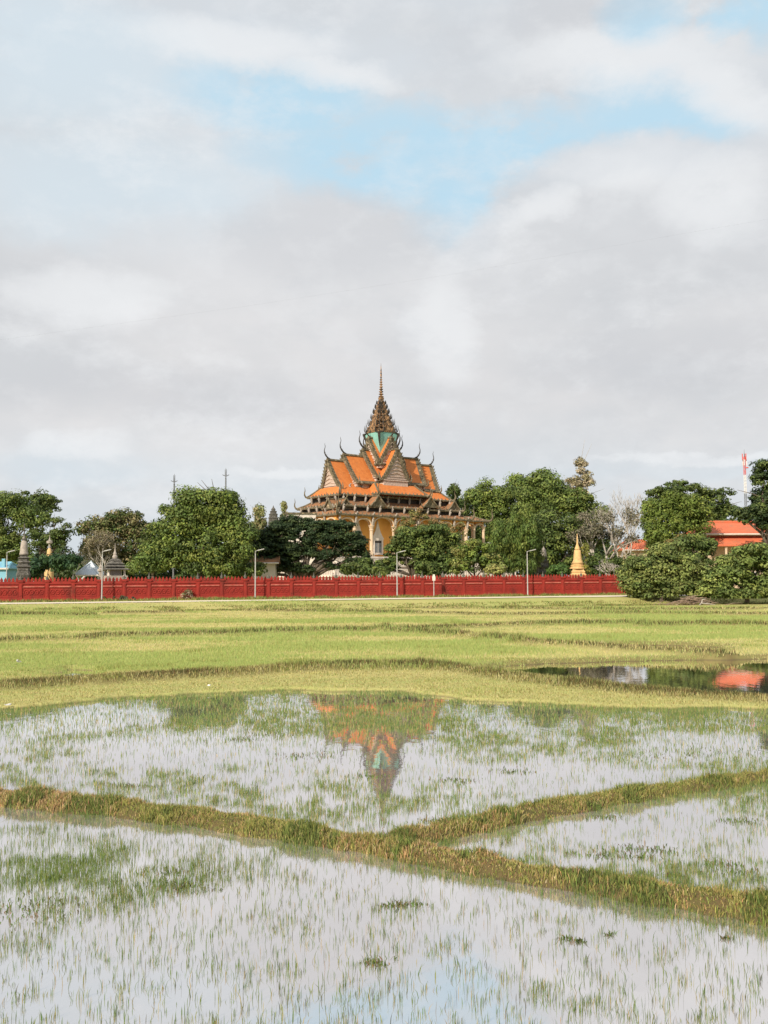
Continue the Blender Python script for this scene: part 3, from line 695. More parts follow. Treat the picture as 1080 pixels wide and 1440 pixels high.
tree('wide_canopy_tree', 'wide rounded green canopy just right of the temple roofs',
     [(690, 695, 34, 20), (672, 715, 26, 26), (735, 690, 36, 20), (715, 720, 40, 34), (700, 750, 38, 30), (755, 700, 22, 26)], 196, 705, G6+G1, .42, 1.6, 60, .22, .5, TG, shell=.6, flat=.6, jit=.7)
tree('round_dark_tree', 'small dark tree peeking between temple roof and wide canopy', [(636, 694, 9, 12), (640, 712, 10, 14), (648, 735, 14, 20)], 190, 640, G2, .9, .7, 30, .2, .3, TG)
tree('tall_back_tree', 'upper rounded green crown beside the pale conifer', [(770, 685, 22, 22), (760, 705, 30, 26), (790, 715, 30, 24), (830, 725, 24, 20)], 160, 770, G6, .42, 1.5, 60, .21, .45, TG, shell=.6, flat=.6, jit=.7)
tree('shady_tree', 'deep green spreading tree directly behind the dark stupa', [(785, 740, 34, 22), (760, 765, 30, 24), (800, 765, 30, 20), (780, 790, 36, 16), (740, 780, 22, 24), (830, 760, 20, 22)], 134, 780, G2+G6, .6, 1.2, 54, .18, .4, TG, shell=.5, flat=.5, up=.8, jit=.7)
for px, top, bw, lab in ((703, 735, 14, 'leftmost of the drooping column trees behind the wall'), (722, 722, 16, 'second of the drooping column trees behind the wall'), (741, 708, 15, 'tallest of the drooping column trees, just right of the lamp'), (756, 735, 9, 'narrow drooping column tree left of the dark stupa')):
    tree('column_tree', lab, [(px, top+14, bw*.55, 16), (px, top+38, bw*.8, 26), (px, 785, bw, 26), (px, 762, bw*.9, 24)], 120+rng.random()*4, px, [(.12, .18, .042), (.085, .135, .034), (.17, .21, .05)], 2.3, .42, 32, .17, .14, 'drooping column trees', shell=.5, droop=3.0, up=.0, flat=1.3, wh=.3)
tree('pale_conifer', 'pale airy conifer rising above the canopy', [(817, 660, 9, 14), (806, 678, 9, 9), (824, 680, 10, 12), (812, 695, 15, 8), (800, 688, 7, 6), (827, 668, 6, 8), (815, 646, 4, 5)], 165, 815, [(.34, .29, .17), (.24, .22, .11), (.42, .36, .24)], 1.1, .6, 22, .17, .3, TG, shell=.15, bark='palebark')
tree('conifer_base', 'small green tree below the pale conifer', [(815, 700, 18, 14), (808, 712, 20, 14)], 158, 812, G6, 1.0, .7, 30, .18, .25, TG)
for i, (px, top, w_, lab) in enumerate(((361, 711, 7, 'left one of the pair of pointed poplar like trees above the rain tree'), (369, 714, 6, 'right one of the pair of pointed poplar like trees above the rain tree'), (400, 706, 7, 'single pointed pale green tree left of the temple roof corner'))):
    tree('pointed_tree', lab, [(px, top+8, w_*.6, 10), (px, top+26, w_, 18), (px, top+50, w_*1.1, 24)], 150, px, [(.27, .28, .11), (.19, .22, .08), (.33, .30, .15)], 2.0, .42, 28, .16, .14, 'pointed slender trees', shell=.4, droop=2.0, up=.1, flat=1.3)
tree('cone_shrub', 'yellow green cone shaped shrub beside the golden stupa', [(823, 772, 4.5, 9), (823, 785, 6.5, 12), (823, 800, 8, 14)], 121, 823, [(.30, .27, .05), (.24, .24, .05), (.20, .21, .05)], 4.5, .3, 34, .10, .08, 'bushes just behind the wall', 'bush', shell=.5, wh=.4)
tree('flat_bush', 'bright green trimmed bush left of the golden stupa', [(792, 800, 14, 8), (780, 803, 12, 7)], 122, 790, [(.09, .16, .035), (.06, .115, .03)], 2.6, .4, 30, .14, .08, 'bushes just behind the wall', 'bush')
tree('low_bush', 'low dark green bush behind the wall right of the golden stupa', [(850, 800, 22, 11), (835, 790, 12, 12), (868, 797, 12, 12)], 128, 852, G2, 1.8, .5, 30, .16, .08, 'bushes just behind the wall', 'bush')
for px, w_, c_, lab in ((505, 22, G2, 'dark green bush behind the wall under the temple steps'), (530, 14, G6, 'mid green bush behind the wall left of the second lamp'), (345, 24, G6, 'green bush at the foot of the big bright dome tree'), (698, 14, G4, 'yellow green bush behind the wall by the rear lamp'), (15, 22, G1, 'bright green bush at the left edge by the blue hut'), (610, 26, G2, 'dark bush behind the short white sign post')):
    tree('wall_bush', lab, [(px-w_*.4, 800, w_*.7, 10), (px+w_*.4, 801, w_*.7, 9)], 116+rng.random()*3, px, c_, 2.0, .5, 30, .15, .08, 'bushes just behind the wall', 'bush')
# right hand group
tree('dark_flat_tree', 'dark flat topped tree behind the feathery round tree', [(955, 690, 36, 16), (1005, 700, 32, 18), (1020, 712, 20, 16), (930, 702, 20, 18), (985, 720, 40, 20)], 150, 985, G2, 1.0, .85, 34, .19, .45, TG, shell=.45, flat=.4, up=.9)
tree('feathery_round_tree', 'feathery round green tree above the right hand bushes', [(952, 715, 38, 22), (925, 735, 22, 22), (975, 735, 26, 24), (948, 755, 34, 22), (915, 715, 12, 8), (925, 762, 18, 16)], 118, 945, [(.13, .18, .034), (.10, .145, .03), (.17, .21, .042)], 1.4, .75, 40, .14, .35, TG, shell=.5, droop=.5)
tree('edge_dark_tree', 'tall dark tree cut by the right edge of the view', [(1075, 670, 16, 22), (1090, 700, 30, 26), (1060, 722, 26, 14), (1090, 738, 28, 16), (1045, 722, 14, 8), (1110, 680, 26, 40), (1070, 742, 9, 8)], 113, 1090, G2+G3, 1.3, .75, 34, .17, .45, TG, shell=.4, flat=.45, up=.9)
tree('behind_roof_tree', 'green tree between the far roofs and the dark flat tree', [(1020, 725, 30, 14), (985, 735, 18, 14), (1008, 735, 20, 10)], 165, 1015, G2+G6, .8, .8, 32, .2, .35, TG)
tree('roadside_tree', 'large leafy bush at the wall end, left of the brush pile', [(902, 800, 24, 14), (937, 784, 24, 16), (900, 815, 26, 20), (940, 815, 34, 24), (975, 825, 26, 16), (890, 800, 14, 18), (930, 832, 46, 10), (962, 800, 22, 18), (925, 772, 10, 8), (888, 822, 14, 16), (990, 817, 14, 20), (948, 766, 11, 8)], 101, 928, [(.17, .21, .06), (.11, .15, .045), (.23, .26, .08)], 1.1, .82, 50, .15, .2, 'bushes at the wall end', 'bush', shell=.5, flat=.5, up=.8, base_z=.9, fork=.3)
tree('young_tree', 'young tree with a thin visible trunk above the brush pile', [(975, 760, 14, 12), (990, 780, 16, 20), (968, 785, 12, 14), (1000, 765, 9, 10)], 105, 973, G6+G2, 2.2, .5, 34, .15, .1, 'bushes at the wall end', shell=.5)
tree('right_bush', 'broad leafy bush mass at the right edge before the orange roofs', [(1045, 797, 32, 20), (1082, 788, 34, 22), (1030, 818, 32, 20), (1075, 822, 44, 22), (1010, 832, 24, 12), (1060, 776, 22, 9), (1110, 800, 30, 36), (1020, 800, 14, 14), (1003, 825, 16, 18), (1045, 835, 50, 9)], 100, 1050, [(.16, .21, .055), (.10, .145, .04), (.22, .26, .07)], 1.1, .85, 50, .155, .2, 'bushes at the wall end', 'bush', shell=.5, flat=.5, up=.8, base_z=.9, fork=.3)
tree('reddish_shrub', 'reddish tipped shrub behind the roadside bush', [(955, 765, 14, 10), (968, 772, 9, 9)], 108, 958, [(.26, .17, .06), (.16, .16, .05)], 2.4, .45, 28, .13, .08, 'bushes at the wall end', 'bush')
# distant tree line filling low gaps
def treeline():
    cs = []
    for px in np.arange(-260, 1400, 9):
        if 868 < px < 905: top = 800
        elif 88 < px < 132: top = 795
        else: top = 775+12*math.sin(px*.05)
        for k in range(9): cs.append(at(px+rng.normal(0, 6), top+rng.random()*(816-top), 215+rng.random()*25))
    C_ = np.array([list(c) for c in cs]); Vv, FA, Cc = leaf_cloud(C_, np.full(len(C_), 2.0)*(.6+.8*rng.random(len(C_))), 70, .45, G2+G3, .5, 0, .8, .4)
    tag(np_mesh('far_woodland', Vv, FA, Cc, MT['leaf']), 'far low belt of woodland behind the temple grounds', 'woodland', kind='stuff')
treeline()

# bare trees
def bare_tree(name, label, px, depth, H_px, spread, bark, levels=5, thick=.16, seed=1, lean=0.0, n0=3, leafs=None, up_b=.55, z0=GZ):
    rs = random.Random(seed); b = at(px, 830, depth); b.z = z0; root = thing(name, label, 'tree', b, 0, TG)
    mb = MB(); Hm = H_px*depth/F; tips = []
    def grow(p, d, L_, r, lv):
        q = p+d*L_*.5+Vector((rs.uniform(-1, 1), rs.uniform(-1, 1), rs.uniform(-.3, .6)))*L_*.07
        e = p+d*L_; mb.tube([p, q, e], [r, r*.82, r*.62], 5 if lv > 1 else 6)
        if lv >= levels: tips.append(e); return
        for k in range(rs.choice((2, 3, 3)) if lv else n0):
            a = rs.uniform(0, 2*math.pi); sp = spread*(.6+.6*rs.random())
            nd = (d+Vector((math.cos(a)*sp, math.sin(a)*sp, up_b*rs.uniform(-.1, .5)))).normalized()
            grow(e if k else e, nd, L_*rs.uniform(.62, .86), r*.62, lv+1)
    grow(Vector((0, 0, -.3)), Vector((lean, 0, 1)).normalized(), Hm*.27, thick, 0)
    mb.build('trunk', bark, root, True)
    if leafs:
        C_ = np.array([list(t) for t in tips]); Vv, FA, Cc = leaf_cloud(C_, np.full(len(C_), leafs[1]), leafs[2], leafs[3], leafs[0], .3, 0, .9, .5)
        np_mesh('crown', Vv, FA, Cc, MT['leaf'], root)
    return root
bare_tree('bare_tree', 'tall leafless pale tree standing against the sky right of the trees', 886, 140, 160, .38, 'palebark', 6, .22, 3, -.05, up_b=.9)
bare_tree('bare_tree', 'smaller leafless tree leaning behind the tall bare one', 872, 146, 136, .42, 'palebark', 6, .2, 9, .02, up_b=.8)
bare_tree('bare_tree', 'tangled grey branched tree with sparse grey leaves near the wall end', 850, 131, 118, .62, 'palebark', 6, .36, 5, -.05, 4, ([(.15, .14, .09), (.10, .10, .06), (.20, .18, .12)], .55, 9, .15), .5)
bare_tree('bare_tree', 'low tangle of whitish dry branches behind the wall end', 862, 124, 62, .85, 'palebark', 5, .24, 12, .1, 4, None, .15)
bare_tree('bare_tree', 'whitish twiggy bare tree between the left trees', 112, 140, 74, .75, 'mastwhite', 6, .16, 21, .0, 4, ([(.50, .48, .46), (.4, .39, .36)], .6, 6, .10), .4)
bare_tree('bare_tree', 'pale twiggy treetop above the brownish tree', 150, 128, 92, .6, 'palebark', 6, .14, 8, .05, 4, ([(.30, .26, .17), (.2, .18, .1)], .5, 5, .13), .5)

# ------------------------------------------------------------------ the temple
TH = R(38); DT = 167.0; CTH, STH = math.cos(TH), math.sin(TH)
tc_ = at(537, 818, DT)
temple = thing('temple', 'tall temple with steep orange tiled roofs, teal tower and golden spire', 'temple', (tc_.x, DT, GZ), TH)
def lz(py, u=0.0, v=0.0):
    d = DT+u*STH-v*CTH; e = PITCH+math.atan((720-py)/F); return CH+d*math.tan(e)-GZ
def part(mb, name, m, parent=temple, smooth=False): return mb.build(name, m, parent, smooth)

def horn(parent, p, d, sc=1.0, name='roof_horn'):
    """curling finial rising from a ridge end p, leaning along unit vector d"""
    d = Vector(d)
    prof = [(-1.7, .02, .16), (-1.0, .08, .2), (-.35, .38, .2), (.15, .85, .17), (.48, 1.4, .13), (.52, 1.95, .095), (.36, 2.4, .075), (.30, 2.75, .06), (.42, 3.05, .045), (.40, 3.35, .02)]
    mb = MB(); mb.tube([Vector(p)+d*a*sc+Vector((0, 0, b*sc)) for a, b, r in prof], [r*sc*.95 for a, b, r in prof], 6)
    # crest fins on the neck
    for a, b, h in ((.1, .75, .35), (.42, 1.25, .28)):
        q = Vector(p)+d*(a*sc)+Vector((0, 0, b*sc)); mb.tube([q, q-d*.25*sc+Vector((0, 0, h*sc))], [.07*sc, .015], 4)
    return part(mb, name, 'horn', parent, True)

def naga(mb, p, d, sc=1.0):
    d = Vector(d); prof = [(0, 0, .16), (.25, -.08, .17), (.55, .02, .15), (.72, .32, .12), (.70, .68, .09), (.60, .95, .05), (.68, 1.2, .02)]
    mb.tube([Vector(p)+d*a*sc+Vector((0, 0, b*sc)) for a, b, r in prof], [r*sc for a, b, r in prof], 6)

def arm(dirv, s0, L_, hw, zr, ze, rake=.7, ped=True, hornsc=1.0, rmat='tile', curve=.10, pedz=None):
    """one gabled roof arm running outwards along dirv from s0 to L_ (ridge end)"""
    d = Vector((dirv[0], dirv[1], 0)); n = Vector((-d.y, d.x, 0)); Z = Vector((0, 0, 1))
    def P(s, t, z): return d*s+n*t+Z*z
    roof = MB(); K = 5
    prof = []
    for i in range(K+1):
        f = i/K; t = hw*f; z = zr+(ze-zr)*(f+curve*4*f*(1-f)*.5); e = L_-rake*f; prof.append((t, z, e))
    th = .16
    for sg in (-1, 1):
        for i in range(K):
            t0, z0, e0 = prof[i]; t1, z1, e1 = prof[i+1]
            A, B, C_, D_ = P(s0, sg*t0, z0), P(e0-.12, sg*t0, z0), P(e1-.12, sg*t1, z1), P(s0, sg*t1, z1)
            roof.slab([A, B, C_, D_], (0, 0, -th))
    r = part(roof, 'roof', rmat)
    # ridge cap, borders and toothed barge boards
    tr = MB(); tr.tube([P(s0, 0, zr+.10), P(L_-.1, 0, zr+.16)], [.2, .2], 6); part(tr, 'ridge_cap', 'trim', r)
    for sg in (-1, 1):
        t1, z1, e1 = prof[-1]; tr = MB(); tr.tube([P(s0, sg*(t1+.03), z1-.02), P(e1-.1, sg*(t1+.03), z1-.02)], .17, 5); part(tr, 'eave_edge', 'trim', r)
        t0 = prof[-2]
    for sg in (-1, 1):
        bb = MB()
        for i in range(K):
            t0, z0, e0 = prof[i]; t1, z1, e1 = prof[i+1]
            sl_ = Vector((0, 0, 0))+(P(e1, sg*t1, z1)-P(e0, sg*t0, z0)); slu = sl_.normalized()
            outv = (n*sg-slu*(n*sg).dot(slu)); outv = (outv+Z*.0).normalized()
            if outv.z < 0: outv = -outv
            A = P(e0, sg*t0, z0); B = P(e1, sg*t1, z1)
            bb.slab([A-outv*.34, B-outv*.34, B+outv*.18, A+outv*.18], -d*.2)
            k = 2
            for j in range(k):  # flame teeth
                q = A+sl_*((j+.2)/k); q2 = A+sl_*((j+.85)/k); tip = A+sl_*((j+.15)/k)+outv*.52
                bb.slab([q+outv*.15, q2+outv*.15, tip], -d*.14)
        vb = MB()
        for i in range(K):
            t0, z0, e0 = prof[i]; t1, z1, e1 = prof[i+1]
            vb.slab([P(e0-.75, sg*t0, z0+.012), P(e0-.14, sg*t0, z0+.012), P(e1-.14, sg*t1, z1+.012), P(e1-.75, sg*t1, z1+.012)], (0, 0, .07))
        part(vb, 'verge_tiles', 'trim', r)
        t0, z0, e0 = prof[-2]; t1, z1, e1 = prof[-1]; f_ = .45; eb = MB()
        eb.slab([P(s0, sg*(t0*f_+t1*(1-f_)), z0*f_+z1*(1-f_)+.015), P(e1-.76, sg*(t0*f_+t1*(1-f_)), z0*f_+z1*(1-f_)+.015), P(e1-.76, sg*t1, z1+.015), P(s0, sg*t1, z1+.015)], (0, 0, .06)); part(eb, 'eave_tiles', 'trim', r)
        t1, z1, e1 = prof[-1]; naga(bb, P(e1-.12, sg*t1, z1), n*sg, .95)
        part(bb, 'barge_board', 'trim', r)
    if ped:
        pz = pedz if pedz is not None else ze-.5
        pm_ = MB(); e1 = L_-rake-.2
        # raked triangular panel with moulded base courses
        f0 = .10
        top = P(L_-.28, 0, zr-.25); wv = hw-.18
        pm_.slab([P(e1-.05, -wv, ze-.05), P(e1-.05, wv, ze-.05), P(e1+.25, wv*.52, (zr+ze)/2-.18), top, P(e1+.25, -wv*.52, (zr+ze)/2-.18)], -d*.2)
        part(pm_, 'pediment', 'carved', r)
        ms = MB()
        for (za, zb, o_) in ((ze+.62, ze+.74, .10), (ze+.20, ze+.36, .16), (ze-.10, ze+.06, .24), (pz-.1, ze-.102, .06)):
            wz = wv*(1-(max(za, ze)-ze)/(zr-ze))+.02; s1 = e1+.02+.3*max(0, za-ze)/(zr-ze)
            a0 = P(s1+o_, -wz, za); a1 = P(s1+o_, wz, za)
            ms.slab([a0, a1, a1+Z*(zb-za), a0+Z*(zb-za)], -d*(o_+.25))
        # inner carved relief : flame motif
        for q in range(5):
            zz = ze+.9+q*.62; ww = wv*(1-(zz-ze)/(zr-ze))*.8
            if ww > .2: ms.tube([P(e1+.12+.1*q, -ww, zz), P(e1+.2+.1*q, 0, zz+.38), P(e1+.12+.1*q, ww, zz)], .07, 4)
        part(ms, 'moulding', 'carved', r)
    if hornsc: horn(r, P(L_-.05, 0, zr+.12), d, hornsc)
    return r
Lf, Rt, Fr, Bk = (-1, 0), (1, 0), (0, -1), (0, 1)
# four tiers along the main axis; each height read at that arm's own distance, averaged a little between both ends
def zz(py, u, v=0): return .6*lz(py, u, v)+.4*lz(py, 0, 0)
for sg, D_, ys_ in ((-1, Lf, ((650, 691), (642, 682), (634, 674), (617, 655))), (1, Rt, ((654, 692), (645, 684), (637, 676), (617, 655)))):
    arm(D_, 7.2, 11.3, 2.75, zz(ys_[0][0], sg*11.2), zz(ys_[0][1], sg*10.5), .75, True, .80)
    arm(D_, 3.0, 8.15, 2.95, zz(ys_[1][0], sg*8), zz(ys_[1][1], sg*7.5), .75, True, .86)
    arm(D_, 0.0, 4.2, 3.0, zz(ys_[2][0], sg*4), zz(ys_[2][1], sg*3.6), .75, True, .95)
    arm(D_, 0.0, 2.95, 2.55, zz(ys_[3][0], sg*2.7), zz(ys_[3][1], sg*2.2), .5, True, .72)
for D_, sg in ((Fr, 1), (Bk, -1)):
    arm(D_, 0.0, 4.6, 2.75, zz(634, 0, sg*4.2), zz(677, 0, sg*3.8), .6, True, .95, pedz=zz(686, 0, sg*4))
    arm(D_, 0.0, 3.1, 2.5, zz(617, 0, sg*2.7), zz(655, 0, sg*2.2), .5, True, .72)

# clerestory wall under the upper roofs
cw = MB(); ztop = lz(684); zbot = lz(700)
cw.box(-10.2, 10.2, -2.35, 2.35, zbot-1.2, lz(691)); cw.box(-7.2, 7.2, -2.4, 2.4, lz(691)+.003, lz(678)); cw.box(-2.4, 2.4, -3.7, 3.7, zbot-1.2, lz(676)-.3)
part(cw, 'clerestory', 'cream')

def skirt(U0, V0, z0, U1, V1, z1, m_='tile', u_off=0.0, name='roof', horns=.75):
    """hipped skirt roof: ring from inner top rectangle to outer lower rectangle"""
    r = MB(); th = .22
    I = [(-U0, -V0), (U0, -V0), (U0, V0), (-U0, V0)]; O = [(-U1, -V1), (U1, -V1), (U1, V1), (-U1, V1)]
    for i in range(4):
        a, b = I[i], I[(i+1) % 4]; c, d = O[(i+1) % 4], O[i]
        ma, mb_ = ((a[0]*.45+d[0]*.55), (a[1]*.45+d[1]*.55)), ((b[0]*.45+c[0]*.55), (b[1]*.45+c[1]*.55)); zm = z0*.45+z1*.55-.10
        r.slab([(a[0]+u_off, a[1], z0), (b[0]+u_off, b[1], z0), (mb_[0]+u_off, mb_[1], zm), (ma[0]+u_off, ma[1], zm)], (0, 0, -th))
        r.slab([(ma[0]+u_off, ma[1], zm), (mb_[0]+u_off, mb_[1], zm), (c[0]+u_off, c[1], z1), (d[0]+u_off, d[1], z1)], (0, 0, -th))
    ro = part(r, name, m_)
    t = MB()
    for i in range(4):
        d, c = O[i], O[(i+1) % 4]; a = I[i]
        t.tube([(d[0]+u_off, d[1], z1-.08), (c[0]+u_off, c[1], z1-.08)], .17, 5)
        t.tube([(a[0]+u_off, a[1], z0+.05), ((a[0]+d[0])/2+u_off, (a[1]+d[1])/2, (z0+z1)/2-.02), (d[0]+u_off, d[1], z1+.05)], .16, 5)
        # antefixes along the eave
        Ln = math.hypot(c[0]-d[0], c[1]-d[1]); k = int(Ln/.8)
        for j in range(1, k):
            f = j/k; x = d[0]+(c[0]-d[0])*f+u_off; y = d[1]+(c[1]-d[1])*f
            t.add([(x-.13, y-.13, z1), (x+.13, y-.13, z1), (x+.13, y+.13, z1), (x-.13, y+.13, z1), (x, y, z1+.42)], [(0, 1, 4), (1, 2, 4), (2, 3, 4), (3, 0, 4), (3, 2, 1, 0)])
    part(t, 'eave_trim', 'trim', ro)
    for d in O:
        dv = Vector((d[0]/abs(d[0])*.8, d[1]/abs(d[1])*.8, 0)).normalized()
        h_ = MB(); prof = [(-.6, .05, .2), (0, .0, .22), (.35, .12, .2), (.6, .5, .16), (.62, .95, .12), (.5, 1.35, .09), (.55, 1.75, .05), (.62, 2.1, .02)]
        h_.tube([Vector((d[0]+u_off, d[1], z1))+dv*a*horns+Vector((0, 0, b*horns*1.15)) for a, b, q in prof], [q*horns for a, b, q in prof], 6)
        part(h_, 'corner_naga', 'trim', ro, True)
    return ro
zA0, zA1 = lz(690), lz(703.5)
skirt(10.5, 2.75, zA0, 11.9, 4.6, zA1+.15, 'tile')
sk2 = skirt(4.2, 3.6, lz(684), 5.2, 6.0, lz(699), 'tile')       # projecting skirt below the front gable
zB0, zB1 = lz(711), lz(718.5)
skirt(11.3, 4.2, zB0+.15, 13.0, 5.9, zB1+.1, 'tile_old')
zC0, zC1 = lz(724), lz(730)
skirt(12.9, 5.7, zC0, 14.0, 6.9, zC1, 'tile_old', 0, 'roof', .95)
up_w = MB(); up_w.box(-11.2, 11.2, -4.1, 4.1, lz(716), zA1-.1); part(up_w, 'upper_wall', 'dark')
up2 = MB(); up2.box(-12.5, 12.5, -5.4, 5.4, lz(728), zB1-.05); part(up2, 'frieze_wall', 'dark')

# bracket figures under the eaves
def bracket(p, d, h=1.3, out=.9, m_='palestone'):
    d = Vector(d); p = Vector(p); mb = MB()
    mb.tube([p, p+d*.12+Vector((0, 0, h*.35)), p+d*out*.35+Vector((0, 0, h*.75)), p+d*out+Vector((0, 0, h))], [.15, .2, .16, .10], 6)
    mb.tube([p+d*.15+Vector((0, 0, h*.55)), p+d*.45+Vector((0, 0, h*.5))], [.12, .05], 5)
    mb.lathe([(.02, h*.58), (.13, h*.66), (.14, h*.76), (.03, h*.92)], p.x+d.x*.05, p.y+d.y*.05, 6); k = 24
    mb.v[-k:] = [(a, b, c+p.z) for a, b, c in mb.v[-k:]]
    return part(mb, 'bracket_figure', m_)
for u in (-11.2, -9, -6.8, -4.6, -2.3, 0, 2.3, 4.6, 6.8, 9, 11.2): bracket((u, -4.5, zB0), (0, -1, 0), 1.15, .35)
for v in (-3.4, -1.2, 1.2, 3.4): bracket((-11.75, v, zB0), (-1, 0, 0), 1.15, .35)
for u in (-12.2, -10, -7.5, -5, -2.5, 0, 2.5, 5, 7.5, 10, 12.2): bracket((u, -5.95, zC0-.1), (0, -1, 0), 1.0, .35)
for v in (-4.6, -2.3, 0, 2.3, 4.6): bracket((-13.0, v, zC0-.1), (-1, 0, 0), 1.0, .35)
for u in (-8.5, -6, 6, 8.5): bracket((u, -2.45, lz(695)), (0, -1, 0), 1.1, .5)

# little mossy corner gables on the lower roofs
def small_gable(u, v, z, ang, w_=1.5, h=1.6, l=2.2):
    c, s = math.cos(ang), math.sin(ang)
    def T_(a, b, zz_): return Vector((u+a*c-b*s, v+a*s+b*c, z+zz_))
    mb = MB()
    for sg in (-1, 1): mb.slab([T_(0, -l/2, h), T_(0, l/2, h), T_(sg*w_, l/2-.3, 0), T_(sg*w_, -l/2+.1, 0)], (0, 0, -.15))
    r = part(mb, 'dormer_roof', 'tile_old')
    mb = MB()
    for sg in (-1, 1):
        mb.tube([T_(0, -l/2, h+.1), T_(sg*w_*.5, -l/2, h*.45), T_(sg*w_, -l/2, 0), T_(sg*(w_+.35), -l/2, .25), T_(sg*(w_+.35), -l/2, .7)], [.14, .15, .16, .12, .03], 5)
    mb.tube([T_(0, l/2, h+.08), T_(0, -l/2, h+.1), T_(0, -l/2-.3, h+.5), T_(0, -l/2-.3, h+1.2)], [.12, .14, .1, .02], 5)
    part(mb, 'barge_board', 'trim', r)
    mb = MB(); mb.slab([T_(-w_*.85, -l/2+.2, .02), T_(w_*.85, -l/2+.2, .02), T_(0, -l/2+.2, h-.12)], T_(0, .15, 0)-T_(0, 0, 0)); part(mb, 'pediment', 'trim', r)
small_gable(-11.4, -4.6, lz(716, -11, 5), 0); small_gable(-12.2, -3.4, lz(716, -11, 5), -math.pi/2)
small_gable(-5.5, -5.3, lz(713, -6, 5), 0, 1.7, 1.7); small_gable(5.5, -5.3, lz(715, 6, 5), 0, 1.7, 1.7); small_gable(11.4, -4.6, lz(719, 11, 5), 0)

# veranda: walls, columns, arches, platform
zF = lz(783, -5, 6.4); zTop = zC1-.15
wl = MB(); wl.box(-11.9, 11.9, -4.9, 4.9, zF, zTop+.6); part(wl, 'wall', 'yellow')
colU = [-13.4, -10.3, -6.95, -2.4, 2.4, 6.95, 10.3, 13.4]; colV = [-6.3, -3.2, 0, 3.2, 6.3]
zCap = lz(742, -5, 6.4)
def column(u, v, z0, z1, r=.30, cap=True):
    mb = MB(); h = z1-z0
    mb.lathe([(r*1.7, z0), (r*1.7, z0+.25), (r*1.35, z0+.35), (r*1.35, z0+.55), (r, z0+.7), (r*.92, z1-.9), (r*1.15, z1-.8), (r*1.15, z1-.65), (r*.95, z1-.55), (r*1.5, z1-.15), (r*1.7, z1-.1), (r*1.7, z1)], u, v, 12)
    return part(mb, 'column', 'cream', smooth=False)
cols_ = [(u, -6.3) for u in colU]+[(u, 6.3) for u in colU]+[(s_*13.4, v) for s_ in (-1, 1) for v in colV[1:-1]]
for u, v in cols_: column(u, v, zF, zCap+.3)
def arch_wall(p0, p1, z_spring, z_top, th=.5, m_='cream', zt=None):
    """spandrel wall between two columns with a pointed-round arch cut out"""
    p0 = Vector((*p0, 0)); p1 = Vector((*p1, 0)); d = (p1-p0); L_ = d.length; d.normalize(); n = Vector((-d.y, d.x, 0)); mb = MB()
    k = 14; inner = []
    for i in range(k+1):
        a = math.pi*i/k; x = L_/2-math.cos(a)*(L_/2-.22); z = z_spring+(z_top-z_spring)*math.sin(a)**.85; inner.append((x, z))
    for (x0, z0_), (x1, z1_) in zip(inner[:-1], inner[1:]):
        mb.slab([p0+d*x0+Vector((0, 0, z0_))-n*th/2, p0+d*x1+Vector((0, 0, z1_))-n*th/2, p0+d*x1+Vector((0, 0, zt))-n*th/2, p0+d*x0+Vector((0, 0, zt))-n*th/2], n*th)
    w_ = part(mb, 'arch', 'yellow')
    mb = MB(); mb.tube([p0+d*x+Vector((0, 0, z))+n*0 for x, z in inner], .17, 6)
    # offset the moulding to both faces
    mb2 = MB()
    for sg in (-1, 1): mb2.tube([p0+d*x+Vector((0, 0, z-.02))+n*sg*(th/2+.03) for x, z in inner], .13, 6)
    part(mb2, 'arch_moulding', 'cream', w_); return w_
zSp = zCap+.3; zAt = lz(727, -5, 6.4)
for vv in (-6.3, 6.3):
    for a, b in zip(colU[:-1], colU[1:]): arch_wall((a, vv), (b, vv), zSp, zAt if b-a > 4 else zAt-.35, zt=zTop+.25)
for uu in (-13.4, 13.4):
    for a, b in zip(colV[:-1], colV[1:]): arch_wall((uu, a), (uu, b), zSp, zAt-.35, zt=zTop+.25)
for u, v in cols_:  # garuda like figures carrying the eave
    dv = Vector((0, -1 if v < -6 else (1 if v > 6 else 0), 0)) if abs(v) > 6 else Vector((math.copysign(1, u), 0, 0))
    if v < 6: bracket((u+dv.x*.3, v+dv.y*.3, zCap+.25), dv, 2.1, .55)
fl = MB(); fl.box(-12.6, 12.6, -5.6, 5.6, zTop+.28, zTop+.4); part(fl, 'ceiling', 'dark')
# windows with flame shaped surrounds
def window(u, v, zb, w_=1.15, h=1.9, door=False):
    rt_ = MB(); y = v
    pr = [(-w_*.95, -.35), (-w_*.95, h+.15), (-w_*1.05, h+.35), (-w_*.72, h+.9), (-w_*.45, h+1.5), (-w_*.22, h+2.3), (0, h+3.3), (w_*.22, h+2.3), (w_*.45, h+1.5), (w_*.72, h+.9), (w_*1.05, h+.35), (w_*.95, h+.15), (w_*.95, -.35)]
    rt_.slab([(u+a, y-.16, zb+b) for a, b in pr], (0, .158, 0)); o = part(rt_, 'window', 'white')
    m2 = MB(); m2.box(u-w_*.62, u+w_*.62, y-.20, y-.162, zb, zb+h*.8); part(m2, 'shutter', 'shutter', o)
    m2 = MB(); m2.box(u-w_*.62, u+w_*.62, y-.20, y-.162, zb+h*.8+.003, zb+h); part(m2, 'opening', 'dark', o)
    m2 = MB(); m2.box(u-w_*.02, u+w_*.02, y-.23, y-.202, zb, zb+h*.8)
    for s_ in (-1, 1): m2.box(u+s_*w_*.66-.07, u+s_*w_*.66+.07, y-.26, y-.162, zb-.2, zb+h+.1)
    m2.box(u-w_*.8, u+w_*.8, y-.30, y-.162, zb-.35, zb-.202); part(m2, 'frame', 'white', o)
wz_ = lz(777, -4.7, 5.0)
for u in (-8.6, -4.7, 4.7, 8.6): window(u, -4.9, wz_)
